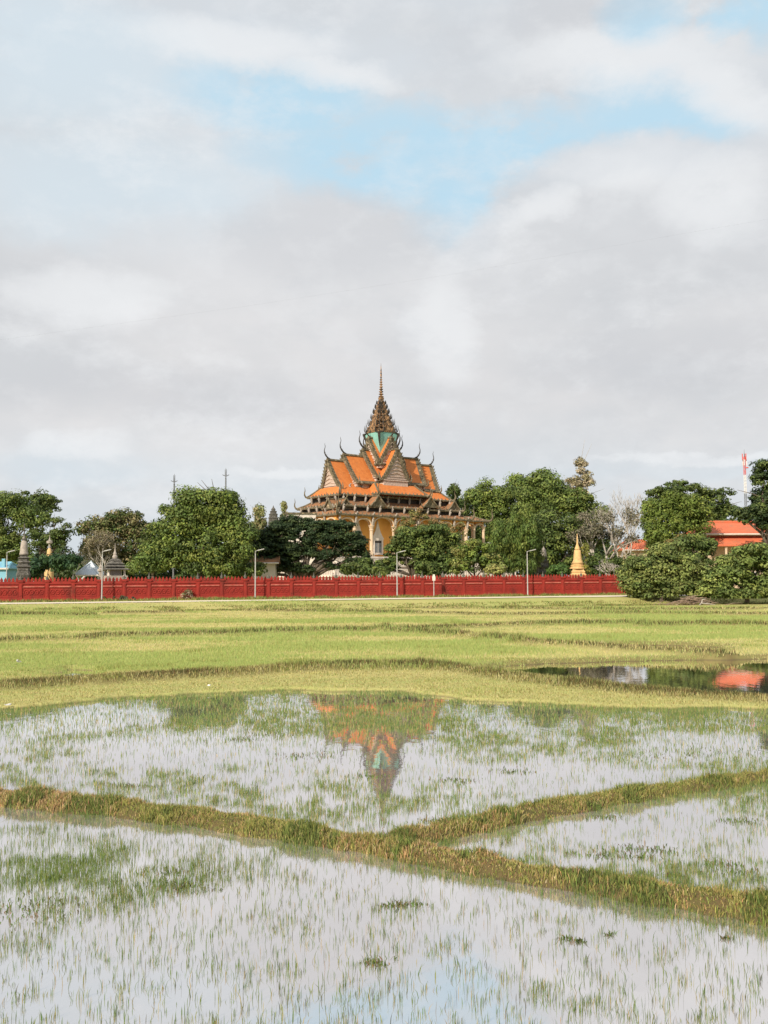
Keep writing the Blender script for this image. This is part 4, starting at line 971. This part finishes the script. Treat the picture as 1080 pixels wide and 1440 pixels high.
window(0, -4.9, wz_-.3, 1.4, 2.4)
# portico to the right
po_z = lz(733, 16, 4)
skirt(1.2, 3.0, po_z+.9, 3.6, 5.2, po_z, 'tile_old', 16.4, 'roof', .95)
for u in (14.5, 17.0, 19.3):
    for v in (-4.4, 4.4): column(u, v, zF, po_z-.9, .26)
for v in (-1.6, 1.6): column(19.3, v, zF, po_z-.9, .26)
for a, b in ((14.5, 17.0), (17.0, 19.3)):
    for v in (-4.4, 4.4): arch_wall((a, v), (b, v), po_z-.9, po_z-.45, zt=po_z-.2)
for a, b in ((-4.4, -1.6), (-1.6, 1.6), (1.6, 4.4)): arch_wall((19.3, a), (19.3, b), po_z-.9, po_z-.45, zt=po_z-.2)
bk = MB(); bk.box(13.0, 14.0, -3.6, 3.6, zF, po_z-.3); part(bk, 'wall', 'yellow')
# terraced platform with balustrade and stair
pl = MB(); zf = zF-.003
for i, (e, z0, z1) in enumerate(((0, zf-1.3, zf), (1.2, zf-2.9, zf-1.303), (2.4, -.6, zf-2.903))):
    pl.box(-14.6-e, 20.4+e, -7.4-e, 7.4+e, z0, z1-.3); pl.box(-14.8-e, 20.6+e, -7.6-e, 7.6+e, z1-.297, z1)
part(pl, 'platform', 'white')
bl = MB()
for e, z in ((1.0, zf-1.3), (2.2, zf-2.9)):
    for a in np.arange(-14.2-e, 20.1+e, .45): bl.box(a-.08, a+.08, -7.4-e-.09, -7.4-e+.09, z+.003, z+.75)
    for a in np.arange(-7.2-e, 7.2+e, .45): bl.box(-14.6-e-.09, -14.6-e+.09, a-.08, a+.08, z+.003, z+.75)
    bl.box(-14.7-e, 20.4+e, -7.5-e, -7.3-e, z+.752, z+.88); bl.box(-14.7-e, -14.5-e, -7.295-e, 7.4+e, z+.752, z+.88)
part(bl, 'balustrade', 'white')
st = MB()
for i in range(20): st.box(-2, 2, -13.6+i*.22, -10.05, -.4+i*.24*zF/5.2-.4, (i+1)*.24*zF/5.2-.3)
part(st, 'staircase', 'white')

# central tower
tw = MB(); q2 = math.sqrt(2)
zt0, zt1 = lz(676), lz(610)
prof = [(1.05, zt0), (1.08, lz(655)), (1.25, lz(640)), (1.55, lz(628)), (1.85, lz(619)), (2.02, lz(612)), (2.05, zt1)]
tw.lathe([(r*q2, z) for r, z in prof], 0, 0, 4, rot=math.pi/4); part(tw, 'tower_body', 'teal')
od = MB()
for sx, sy in ((-1, -1), (1, -1), (-1, 1), (1, 1)):     # garuda corner ornament on each tower corner
    c0 = [(2.1, lz(610)), (1.95, lz(616)), (1.7, lz(623)), (1.5, lz(630))]
    od.tube([(sx*r, sy*r, z) for r, z in c0], [.28, .22, .15, .04], 5)
    for k in (-1, 1): od.tube([(sx*(2.12), sy*2.12, lz(611)), (sx*2.1-(.9*sx if k > 0 else 0), sy*2.1-(.9*sy if k < 0 else 0), lz(609.5)), (sx*2.1-(1.5*sx if k > 0 else 0), sy*2.1-(1.5*sy if k < 0 else 0), lz(606))], [.14, .12, .05], 5)
part(od, 'tower_ornament', 'horn')
def leaf(mb, x, y, z, ox, oy, w_, h):
    """antefix facing outwards (ox, oy)"""
    t = Vector((-oy, ox, 0)); o = Vector((ox, oy, 0)); p = Vector((x, y, z))
    mb.slab([p-t*w_*.5, p+t*w_*.5, p+t*w_*.45+Vector((0, 0, h*.5)), p+Vector((0, 0, h))+o*.12, p-t*w_*.45+Vector((0, 0, h*.5))], -o*.14)
lev = [(610, 2.14), (600.5, 1.68), (591.5, 1.30), (583.5, .98), (576, .72), (569.5, .52), (564.5, .44)]
for i in range(len(lev)-1):
    z0, h0 = lz(lev[i][0]), lev[i][1]; z1, h1 = lz(lev[i+1][0]), lev[i+1][1]; H_ = z1-z0; mb = MB()
    a = h0
    for (fx, fy) in ((1.0, .52), (.86, .86), (.52, 1.0)):   # redented plan
        mb.frus(0, 0, a*fx, a*fy, z0, a*fx*1.04, a*fy*1.04, z0+H_*.20)
        mb.frus(0, 0, a*fx*.80, a*fy*.80, z0+H_*.202, a*fx*.68, a*fy*.68, z0+H_*.78+.001*(fx > .9))
        mb.frus(0, 0, a*fx*.84, a*fy*.84, z0+H_*.79, a*fx*.90, a*fy*.90, z0+H_*.97)
    for sx, sy in ((1, 0), (-1, 0), (0, 1), (0, -1)):
        for t in (-.38, 0, .38):
            x, y = sx*a*1.0+(-sy)*t*a, sy*a*1.0+sx*t*a
            leaf(mb, x, y, z0+H_*.2, sx, sy, a*.34 if t else a*.4, H_*(.75 if t else 1.05))
    part(mb, 'tower_tier', 'tower')
    for sx in (-1, 1):
        for sy in (-1, 1): 
            for (fx, fy) in ((.9, .9), (1.02, .55), (.55, 1.02)):
                p = Vector((sx*a*fx, sy*a*fy, z0+H_*.2)); o = Vector((sx*fx, sy*fy, 0)).normalized()
                mb = MB(); mb.tube([p, p+o*.16+Vector((0, 0, H_*.35)), p+o*.12+Vector((0, 0, H_*1.05))], [.12, .10, .015], 4); part(mb, 'antefix', 'horn')
nb_ = MB(); z0, z1 = lz(565), lz(559)
nb_.lathe([(.50, z0-.1), (.55, z0+.1), (.42, z0+.25), (.52, z1-.05), (.28, z1)], n=10); part(nb_, 'spire_neck', 'mastred' if False else 'tower')
sp = MB(); pr = []
ya = 559
for i in range(9):
    r0 = .44*(1-i/13); z = lz(ya-3.4*i); zn = lz(ya-3.4*(i+1)); d_ = zn-z
    pr += [(r0*.45, z), (r0*1.0, z+d_*.25), (r0*1.0, z+d_*.5), (r0*.40, z+d_*.75)]
zl = lz(ya-3.4*9); pr += [(.15, zl), (.11, lz(522)), (.03, lz(514)), (.01, lz(510.5))]
sp.lathe(pr, n=10); part(sp, 'spire', 'tower')

# ------------------------------------------------------------------ stupas and small shrines
def sz(py, depth): return CH+depth*math.tan(PITCH+math.atan((720-py)/F))
def shrine_root(name, label, px, depth, cat='stupa', rz=0.0, group=None):
    b = at(px, 830, depth); return thing(name, label, cat, (b.x, depth, GZ), rz, group)
d = 105; st1 = shrine_root('stupa', 'dark weathered stupa with pale bell and thin spire at the left', 32.5, d, rz=.5)
Z_ = lambda py: sz(py, d)-GZ
mb = MB(); y0 = 822; k = 0
for y_top, y_bot, w_ in ((800, 826, .70), (793, 800, .72), (787, 793, .66), (781, 787, .56), (778, 781, .44)):
    z0, z1 = Z_(y_bot), Z_(y_top); a = w_
    for fx, fy in ((1, .6), (.85, .85), (.6, 1)):
        mb.frus(0, 0, a*fx*.84, a*fy*.84, z0, a*fx*.78, a*fy*.78, z0+(z1-z0)*.55); mb.frus(0, 0, a*fx*.86, a*fy*.86, z0+(z1-z0)*.56, a*fx, a*fy, z0+(z1-z0)*.72); mb.frus(0, 0, a*fx, a*fy, z0+(z1-z0)*.73, a*fx*.8, a*fy*.8, z1)
mb.build('base', 'stone', st1)
mb = MB(); mb.lathe([(.46, Z_(778)), (.45, Z_(776)), (.39, Z_(774.5)), (.40, Z_(772)), (.35, Z_(766)), (.29, Z_(760)), (.18, Z_(757.5))], n=14); mb.build('bell', 'palestone', st1, True)
mb = MB(); pr = [(.26, Z_(757.5)), (.30, Z_(756)), (.14, Z_(754.8)), (.22, Z_(753.6)), (.10, Z_(752.4)), (.15, Z_(751.4)), (.07, Z_(750)), (.05, Z_(742)), (.09, Z_(738)), (.03, Z_(734))]
mb.lathe(pr, n=10); mb.build('spire', 'stone', st1, True)
d = 118; st2 = shrine_root('stupa', 'small orange stupa with a pale capped top behind the left bushes', 68.5, d); Z_ = lambda py: sz(py, d)-GZ
mb = MB(); mb.lathe([(.55, -.2), (.55, Z_(800)), (.42, Z_(798)), (.42, Z_(784)), (.34, Z_(783)), (.32, Z_(778)), (.26, Z_(772)), (.15, Z_(769))], n=12); mb.build('body', 'gold', st2, True)
mb = MB(); mb.lathe([(.14, Z_(769)), (.12, Z_(763)), (.35, Z_(762)), (.38, Z_(759)), (.14, Z_(758)), (.05, Z_(754)), (.02, Z_(750))], n=10); mb.build('spire', 'palestone', st2)
d = 109; st3 = shrine_root('pavilion_shrine', 'small dark roofed pavilion shrine on white columns with a pale spire', 161, d, 'shrine', .5); Z_ = lambda py: sz(py, d)-GZ
mb = MB(); mb.box(-1.15, 1.15, -1.15, 1.15, -.3, Z_(808)); mb.box(-.5, .5, -.5, .5, Z_(808), Z_(799)); mb.build('base', 'palestone', st3)
for sx in (-1, 1):
    for sy in (-1, 1): mb = MB(); mb.lathe([(.16, Z_(808)), (.12, Z_(806)), (.11, Z_(801)), (.16, Z_(799.2))], sx*.85, sy*.85, 8); mb.build('column', 'white', st3)
mb = MB()
for w_, a, b in ((1.3, 799, 795.5), (1.05, 795, 791.5), (.8, 791, 787), (.55, 786.6, 784)): mb.frus(0, 0, w_, w_, Z_(a), w_*.55, w_*.55, Z_(b)); mb.frus(0, 0, w_*1.08, w_*1.08, Z_(a+.6), w_*1.08, w_*1.08, Z_(a)-.004)
mb.build('roof', 'stone', st3)
mb = MB(); mb.lathe([(.26, Z_(784)), (.30, Z_(781)), (.18, Z_(779)), (.20, Z_(777)), (.10, Z_(774)), (.05, Z_(769)), (.02, Z_(762))], n=10); mb.build('spire', 'palestone', st3)
d = 108.5; ub = shrine_root('stone_urn', 'pale stone urn on a pedestal left of the pavilion shrine', 141, d, 'urn'); Z_ = lambda py: sz(py, d)-GZ
mb = MB(); mb.lathe([(.3, -.2), (.3, .2), (.16, .4), (.16, Z_(803)), (.34, Z_(801)), (.34, Z_(799)), (.16, Z_(797.5)), (.2, Z_(795)), (.08, Z_(793)), (.0, Z_(791.5))], n=10); tag(mb.build('urn', 'palestone', ub), None)
d = 121; st4 = shrine_root('stupa', 'golden stupa with stepped base and slim spire near the wall end', 813, d); Z_ = lambda py: sz(py, d)-GZ
mb = MB(); 
for a, b, w_ in ((822, 810, 1.55), (810, 806, 1.35), (806, 801, 1.12), (801, 797, .98), (797, 794, .84)):
    mb.lathe([(w_*1.0, Z_(a)), (w_*1.0, Z_(a)+(Z_(b)-Z_(a))*.35), (w_*.86, Z_(a)+(Z_(b)-Z_(a))*.5), (w_*.82, Z_(b)-.05), (w_*.9, Z_(b)-.001)], n=4 if a > 805 else 16, rot=math.pi/4-.1)
mb.build('base', 'gold', st4)
mb = MB(); mb.lathe([(.80, Z_(794)), (.62, Z_(791)), (.52, Z_(788)), (.46, Z_(780)), (.40, Z_(775)), (.26, Z_(774))], n=16); mb.build('bell', 'gold', st4, True)
mb = MB(); mb.lathe([(.34, Z_(774)), (.36, Z_(773)), (.24, Z_(770)), (.12, Z_(766)), (.10, Z_(763)), (.03, Z_(751.5))], n=12); mb.build('spire', 'gold', st4, True)
d = 127; st5 = shrine_root('stupa', 'dark stone stupa half hidden in shade behind the wall', 764, d, rz=.3); Z_ = lambda py: sz(py, d)-GZ
mb = MB()
for a, b, w_ in ((825, 806, 1.0), (805.7, 798, .85), (797.7, 790, .74), (789.7, 785, .62)):
    for fx, fy in ((1, .6), (.85, .85), (.6, 1)): mb.frus(0, 0, w_*fx*.85, w_*fy*.85, Z_(a), w_*fx*.8, w_*fy*.8, Z_(b)-.15); mb.frus(0, 0, w_*fx*.9, w_*fy*.9, Z_(b)-.149, w_*fx, w_*fy, Z_(b))
mb.build('base', 'stone', st5)
mb = MB(); mb.lathe([(.52, Z_(785)), (.5, Z_(780)), (.4, Z_(774)), (.2, Z_(771)), (.14, Z_(768)), (.03, Z_(760))], n=12); mb.build('bell', 'palestone', st5, True)
d = 148; st6 = shrine_root('stone_turret', 'pale stone turret top showing above the dark rain tree', 384, d, 'turret', .4); Z_ = lambda py: sz(py, d)-GZ
mb = MB(); mb.box(-.62, .62, -.62, .62, -.3, Z_(733)); 
for a, b, w_ in ((733, 727, .72), (726.7, 722, .62), (721.7, 718, .48)):
    for fx, fy in ((1, .6), (.85, .85), (.6, 1)): mb.frus(0, 0, w_*fx*.9, w_*fy*.9, Z_(a), w_*fx*.85, w_*fy*.85, Z_(b)-.12); mb.frus(0, 0, w_*fx, w_*fy, Z_(b)-.118, w_*fx*.95, w_*fy*.95, Z_(b))
mb.build('body', 'stone', st6)
mb = MB(); mb.lathe([(.3, Z_(718)), (.34, Z_(715.5)), (.12, Z_(713)), (.02, Z_(710))], n=10); mb.build('finial', 'stone', st6)

# ------------------------------------------------------------------ other buildings
def house(name, label, px0, px1, depth, y_eave, y_ridge, m_roof, m_wall, deep=6.0, over=.6, hip=1.5, cat='building', lower=None):
    a, b = at(px0, 800, depth), at(px1, 800, depth); cx = (a.x+b.x)/2; w_ = (b.x-a.x)/2
    root = thing(name, label, cat, (cx, depth+deep/2, GZ)); ze = sz(y_eave, depth)-GZ; zr = sz(y_ridge, depth+deep/2)-GZ; hd = deep/2
    mb = MB(); mb.box(-w_+over, w_-over, -hd+over, hd-over, -.4, ze-.05); mb.build('wall', m_wall, root)
    mb = MB(); c = [(-w_, -hd, ze), (w_, -hd, ze), (w_, hd, ze), (-w_, hd, ze)]; r0, r1 = (-w_+hip, 0, zr), (w_-hip, 0, zr)
    for f in ([c[0], c[1], r1, r0], [c[2], c[3], r0, r1], [c[1], c[2], r1], [c[3], c[0], r0]): mb.slab(f, (0, 0, -.15))
    rf = mb.build('roof', m_roof, root)
    mb = MB(); mb.tube([Vector(r0)+Vector((0, 0, .05)), Vector(r1)+Vector((0, 0, .05))], .16, 6)
    for q, r in ((c[0], r0), (c[3], r0), (c[1], r1), (c[2], r1)): mb.tube([Vector(q)+Vector((0, 0, .03)), Vector(r)+Vector((0, 0, .05))], .12, 5)
    mb.build('ridge_tiles', m_roof, rf)
    mb = MB(); mb.tube([(-w_, -hd-.05, ze-.12), (w_, -hd-.05, ze-.12)], .10, 5); mb.build('gutter', 'white', rf)
    return root, w_, hd, ze
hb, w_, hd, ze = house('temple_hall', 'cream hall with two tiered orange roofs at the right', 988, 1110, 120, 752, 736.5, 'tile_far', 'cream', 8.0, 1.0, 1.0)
mb = MB(); z0, z1 = sz(755, 119)-GZ, sz(768, 118)-GZ
mb.slab([(-w_+.9, -hd+.95, z0), (w_-.9, -hd+.95, z0), (w_-.2, -hd-1.0, z1), (-w_+.2, -hd-1.0, z1)], (0, 0, -.15)); mb.build('lower_roof', 'tile_far', hb)
for x in np.arange(-w_+.6, w_, 2.1): mb = MB(); mb.lathe([(.2, -.3), (.2, .2), (.14, .3), (.14, z1-.5), (.22, z1-.2)], x, -hd-.6, 8); mb.build('column', 'cream', hb)
for x in (-3.4, -1.1, 1.2, 3.5):
    mb = MB(); mb.box(x-.45, x+.45, -hd+.93, -hd+.997, 1.2, 2.8); o = mb.build('window', 'white', hb); mb = MB(); mb.box(x-.36, x+.36, -hd+.90, -hd+.927, 1.3, 2.7); mb.build('shutter', 'shutter', o)
hc, w_, hd, ze = house('low_hall', 'low building with weathered red roof behind the bare tree', 876, 925, 150, 774, 762, 'tile_far', 'cream', 6.0, .6, 1.2)
for x in (-1.2, 1.2): mb = MB(); mb.box(x-.4, x+.4, -hd+.53, -hd+.597, 1.0, 2.4); mb.build('window', 'shutter', hc)
hd_, w_, hd, ze = house('market_tent', 'pale metal sheet pyramid roof on posts behind the wall', 106, 139, 112, 806, 789, 'sheet', 'dark', 3.0, 1.0, 1.35, 'shelter')
he, w_, hd, ze = house('blue_hut', 'bright blue walled hut at the left edge', -30, 12, 111, 796, 790, 'bluewall', 'bluewall', 4.0, .25, .4, 'hut')
mb = MB(); mb.box(w_-.9, w_-.55, -hd+.3, -hd+.65, ze-.2, ze+1.0); mb.build('chimney', 'bluewall', he)
pk = at(418, 722, 152); pw = thing('annex_building', 'small pale pink flat roofed annex behind the rain tree crown', 'building', (pk.x, 152, GZ), .2)
mb = MB(); zt = sz(723.5, 152)-GZ; mb.box(-1.9, 2.6, -2, 2, -.3, zt); mb.build('wall', 'white', pw)
mb = MB(); mb.box(-2.1, 2.8, -2.2, 2.2, zt+.003, zt+.22); mb.build('roof', 'trim', pw)
mb = MB(); mb.box(-.5, .4, -2.04, -2.003, zt-3, zt-1.4); mb.build('window', 'shutter', pw)
hf, w_, hd, ze = house('monk_house', 'small house with pale pink gable between dome tree and rain tree', 348, 392, 121, 790, 778, 'tile_old', 'white', 5.0, .5, .2, 'house')
for x in (-1.0, .8): mb = MB(); mb.box(x-.35, x+.35, -hd+.43, -hd+.497, 1.0, 2.1); mb.build('window', 'shutter', hf)

# ------------------------------------------------------------------ lamps, masts, sign
def wall_base(px, off=-1.2):
    """point in front of the wall at photo column px"""
    k = (px-540)/F; # x = k*y ; y = 99+off + .314*(x+38.2)
    y = (99+off+.314*38.2)/(1-.314*k); x = k*y; return Vector((x, y, float(base_h(np.array(x), np.array(y)))))
def lamp(px, y_top, label, depth=None, arm_dir=1, first=None):
    b = wall_base(px) if depth is None else Vector((at(px, 820, depth).x, depth, GZ))
    root = thing('street_lamp', label, 'street lamp', b, 0, 'slim lamp posts along the wall')
    H_ = sz(y_top, b.y)-b.z; mb = MB()
    mb.box(-.14, .14, -.14, .14, -.1, .06); mb.lathe([(.075, .06), (.07, .8), (.05, H_-.1), (.04, H_)], n=8); mb.build('pole', 'lampmetal', root, False)
    mb = MB(); mb.tube([(0, 0, H_-.35), (0, -.15, H_-.05), (arm_dir*.18, -.25, H_+.02), (arm_dir*.42, -.3, H_+.06)], .03, 6); mb.build('arm', 'lampmetal', root)
    mb = MB(); mb.slab([(arm_dir*.25, -.42, H_+.0), (arm_dir*.95, -.42, H_+.16), (arm_dir*.98, -.18, H_+.16), (arm_dir*.25, -.18, H_+.0)], (0, 0, .08)); h_ = mb.build('lamp_head', 'lampmetal', root)
    mb = MB(); mb.slab([(arm_dir*.45, -.38, H_+.022), (arm_dir*.85, -.38, H_+.10), (arm_dir*.85, -.22, H_+.10), (arm_dir*.45, -.22, H_+.022)], (0, 0, .012)); mb.build('lens', 'lampdark', h_)
lamp(144, 774, 'street lamp in front of the wall beside the pavilion shrine')
lamp(359, 774, 'street lamp in front of the wall below the big dome tree')
lamp(558, 777, 'street lamp in front of the wall near the temple entrance')
lamp(741, 776, 'street lamp in front of the wall near the dark stupa')
lamp(9, 774.5, 'leftmost street lamp, next to the blue hut behind the wall', 106)
lamp(697, 766, 'street lamp behind the wall against the column trees', 125, -1)
b = wall_base(609.5, -1.6); sg_ = thing('sign_post', 'short white post with small blank plate before the wall', 'sign', b); H_ = sz(808, b.y)-b.z
mb = MB(); mb.lathe([(.05, -.1), (.05, H_-.7)], n=8); mb.build('post', 'lampmetal', sg_)
mb = MB(); mb.slab([(-.16, -.06, H_-.7), (.16, -.06, H_-.7), (.18, -.06, H_-.35), (.10, -.06, H_), (-.10, -.06, H_), (-.18, -.06, H_-.35)], (0, .04, 0)); mb.build('plate', 'white', sg_)
def mast(px, y0, yt, label, depth=150):
    b = at(px, 820, depth); root = thing('antenna_mast', label, 'antenna', (b.x, depth, GZ), 0, 'thin antenna masts behind the dome tree'); Z_ = lambda py: sz(py, depth)-GZ
    mb = MB(); mb.lathe([(.13, -.2), (.11, Z_(y0)), (.02, Z_(yt))], n=6); mb.build('pole', 'steel', root)
    mb = MB(); mb.tube([(-.5, 0, Z_(yt+12)+.25), (0, 0, Z_(yt+12)), (.5, 0, Z_(yt+12)+.25)], .06, 5); mb.tube([(0, -.4, Z_(yt+15)), (0, .4, Z_(yt+15))], .06, 5)
    for s_ in (-.12, .12): mb.tube([(s_, 0, Z_(yt+12)), (s_*.9, 0, Z_(yt+2))], .03, 4)
    mb.build('bracket', 'steel', root)
mast(243.5, 682, 665, 'left one of two thin grey antenna masts'); mast(316.5, 676, 657, 'right one of two thin grey antenna masts')
dt = 300; b = at(1052, 820, dt); tl = thing('telecom_tower', 'far red and white lattice telecom tower at the right', 'tower', (b.x, dt, GZ)); Z_ = lambda py: sz(py, dt)-GZ
zs_ = np.linspace(0, Z_(644), 22); zs_[0] = -.5
for i in range(21):
    mb = MB(); wa, wb = .34-.1*i/21, .34-.1*(i+1)/21; z0, z1 = zs_[i], zs_[i+1]
    for sx, sy in ((-1, -1), (1, -1), (1, 1), (-1, 1)): mb.tube([(sx*wa, sy*wa, z0), (sx*wb, sy*wb, z1)], .045, 4)
    for (ax, ay), (bx, by) in (((-1, -1), (1, -1)), ((1, -1), (1, 1)), ((1, 1), (-1, 1)), ((-1, 1), (-1, -1))):
        mb.tube([(ax*wa, ay*wa, z0), (bx*wb, by*wb, z1)], .025, 4); mb.tube([(bx*wa, by*wa, z0), (ax*wb, ay*wb, z1)], .025, 4); mb.tube([(ax*wa, ay*wa, z0), (bx*wa, by*wa, z0)], .025, 4)
    mb.build('lattice_section', 'mastred' if i >= 18 else ('mastwhite' if i >= 15 else 'steel'), tl)
mb = MB(); mb.lathe([(.12, zs_[-1]), (.03, Z_(634))], n=5); mb.build('lightning_rod', 'steel', tl)
for k in range(6):
    a = k*math.pi/3; mb = MB(); z = Z_(648 if k % 2 else 656); mb.box(.6*math.cos(a)-.10, .6*math.cos(a)+.10, .6*math.sin(a)-.10, .6*math.sin(a)+.10, z-.2, z+1.7); mb.build('antenna_panel', 'mastred' if k % 2 else 'mastwhite', tl)
mb = MB(); mb.lathe([(.5, 0), (.5, .3)], .3, -.9, 10); mb.v = [(x, y, z+Z_(661)) for x, y, z in mb.v]; mb.build('dish', 'mastred', tl)

# overhead wire sloping across the sky
wp = [at(-500, 530, 60), at(0, 478, 62), at(350, 430, 64), at(640, 385, 66), at(935, 333, 68), at(1500, 236, 72)]
mb = MB(); pts = []
for i in range(41):
    f = i/40; k = f*(len(wp)-1); j = min(int(k), len(wp)-2); pts.append(wp[j].lerp(wp[j+1], k-j))
mb.tube(pts, .0013, 4); tag(mb.build('overhead_wire', 'wire'), 'thin overhead wire sloping up across the sky', 'wire')

# ------------------------------------------------------------------ shrubs along the path, brush pile, litter
def shrub(px, py, w_, h, cols, label, twig=False):
    c = None
    t = gnd(px, py, .55); y = t.y; x = t.x; z = float(terrain(np.array([x]), np.array([y]))[0])
    for _ in range(6): t = gnd(px, py, z); z = float(terrain(np.array([t.x]), np.array([t.y]))[0])
    root = thing('path_shrub', label, 'shrub', (t.x, t.y, z), 0, 'small shrubs along the path')
    n = 16; C_ = np.stack([rng.normal(0, w_*.3, n), rng.normal(0, w_*.25, n), rng.random(n)*h*.8+.08], 1)
    Vv, FA, Cc = leaf_cloud(C_, np.full(n, min(w_, h)*.30), 46, .07, cols, .5, 0, .8, .5); Vv[:, 2] = np.maximum(Vv[:, 2], 0)
    np_mesh('foliage', Vv, FA, Cc, MT['leaf'], root); mb = MB()
    for k in range(7): e = C_[k]; mb.tube([(0, 0, -.05), (e[0]*.5, e[1]*.5, e[2]*.6), tuple(e)], [.03, .02, .008], 4)
    mb.build('stem', 'bark', root)
YB = [(.28, .22, .09), (.17, .17, .06), (.36, .26, .14)]
shrub(262, 851, .9, 1.1, [(.46, .36, .26), (.32, .26, .16), (.16, .18, .08)], 'pinkish brown twiggy shrub at the path edge below the dome tree')
shrub(534, 848, 2.2, 1.0, [(.16, .20, .07), (.20, .20, .08), (.26, .20, .09)], 'widest pale green shrub at the path edge near the entrance lamp')
shrub(641, 846, .8, 1.0, YB, 'yellowish upright shrub on the path edge right of the white sign post')
shrub(748, 843, 1.5, .7, G6, 'green low shrub at the path edge below the rightmost lamp in front of the wall')
shrub(28, 852, .9, .55, YB, 'small yellowish tuft at the path edge near the left frame')
shrub(178, 852, 1.4, .45, [(.05, .05, .04), (.10, .10, .05)], 'dark low scrub below the path right of the first lamp')
shrub(148, 853, 1.4, .4, [(.07, .08, .04), (.14, .14, .06)], 'low green brown scrub below the path at the first lamp')
shrub(882, 842, 2.0, .9, G4, 'yellow green shrub where the path meets the bushes')
shrub(1010, 846, 1.6, .6, G4, 'grassy low shrub at the foot of the right bushes')
root = None
bp_ = gnd(975, 846, .7); bp_z = float(terrain(np.array([bp_.x]), np.array([bp_.y]))[0])
br = thing('brush_pile', 'pile of cut dry branches lying before the right hand bushes', 'brush pile', (bp_.x, bp_.y, bp_z))
mb = MB()
for k in range(90):
    x = rng.normal(0, 1.2); a = rng.normal(0, .5); l_ = .6+rng.random()*1.3; z = .05+rng.random()*.75*max(.15, 1-abs(x)/2.6); yy = rng.normal(0, .5)
    p0 = Vector((x-l_/2*math.cos(a), yy-rng.normal(0, .3), max(.02, z-l_*.25*math.sin(a)))); p1 = Vector((x+l_/2*math.cos(a), yy+rng.normal(0, .3), max(.02, z+l_*.25*math.sin(a)+rng.normal(0, .1))))
    mb.tube([p0, p0.lerp(p1, .5)+Vector((0, 0, .08)), p1], [.035, .025, .01], 4)
mb.build('branches', 'wood', br)
mb = MB(); mb.tube([(.3, -.9, .02), (.55, -.8, .25), (.65, -.75, .55), (.95, -.7, .62)], [.07, .06, .05, .03], 6); mb.tube([(.5, -.8, .2), (1.1, -.8, .16), (1.9, -.7, .05)], [.06, .045, .02], 6); mb.build('pale_branch', 'palebark', br)
for px, py, s_, lab in ((28, 932, .16, 'white plastic scrap in the far green field at the left'), (12, 984, .10, 'white plastic scrap on the bank at the left edge'), (295, 961, .07, 'tiny white scrap on the middle bank')):
    t = gnd(px, py, .2); z = float(terrain(np.array([t.x]), np.array([t.y]))[0]); mb = MB()
    vs = [(s_*(rng.random()-.5)*2, s_*(rng.random()-.5), s_*(.2+rng.random()*.9)) for _ in range(9)]
    mb.v = vs; mb.f = [(0, 1, 2), (1, 2, 3), (2, 3, 4), (3, 4, 5), (4, 5, 6), (5, 6, 7), (6, 7, 8), (0, 4, 8)]
    tag(mb.build('plastic_scrap', 'plastic', None, False, (t.x, t.y, z+.03)), lab, 'litter')
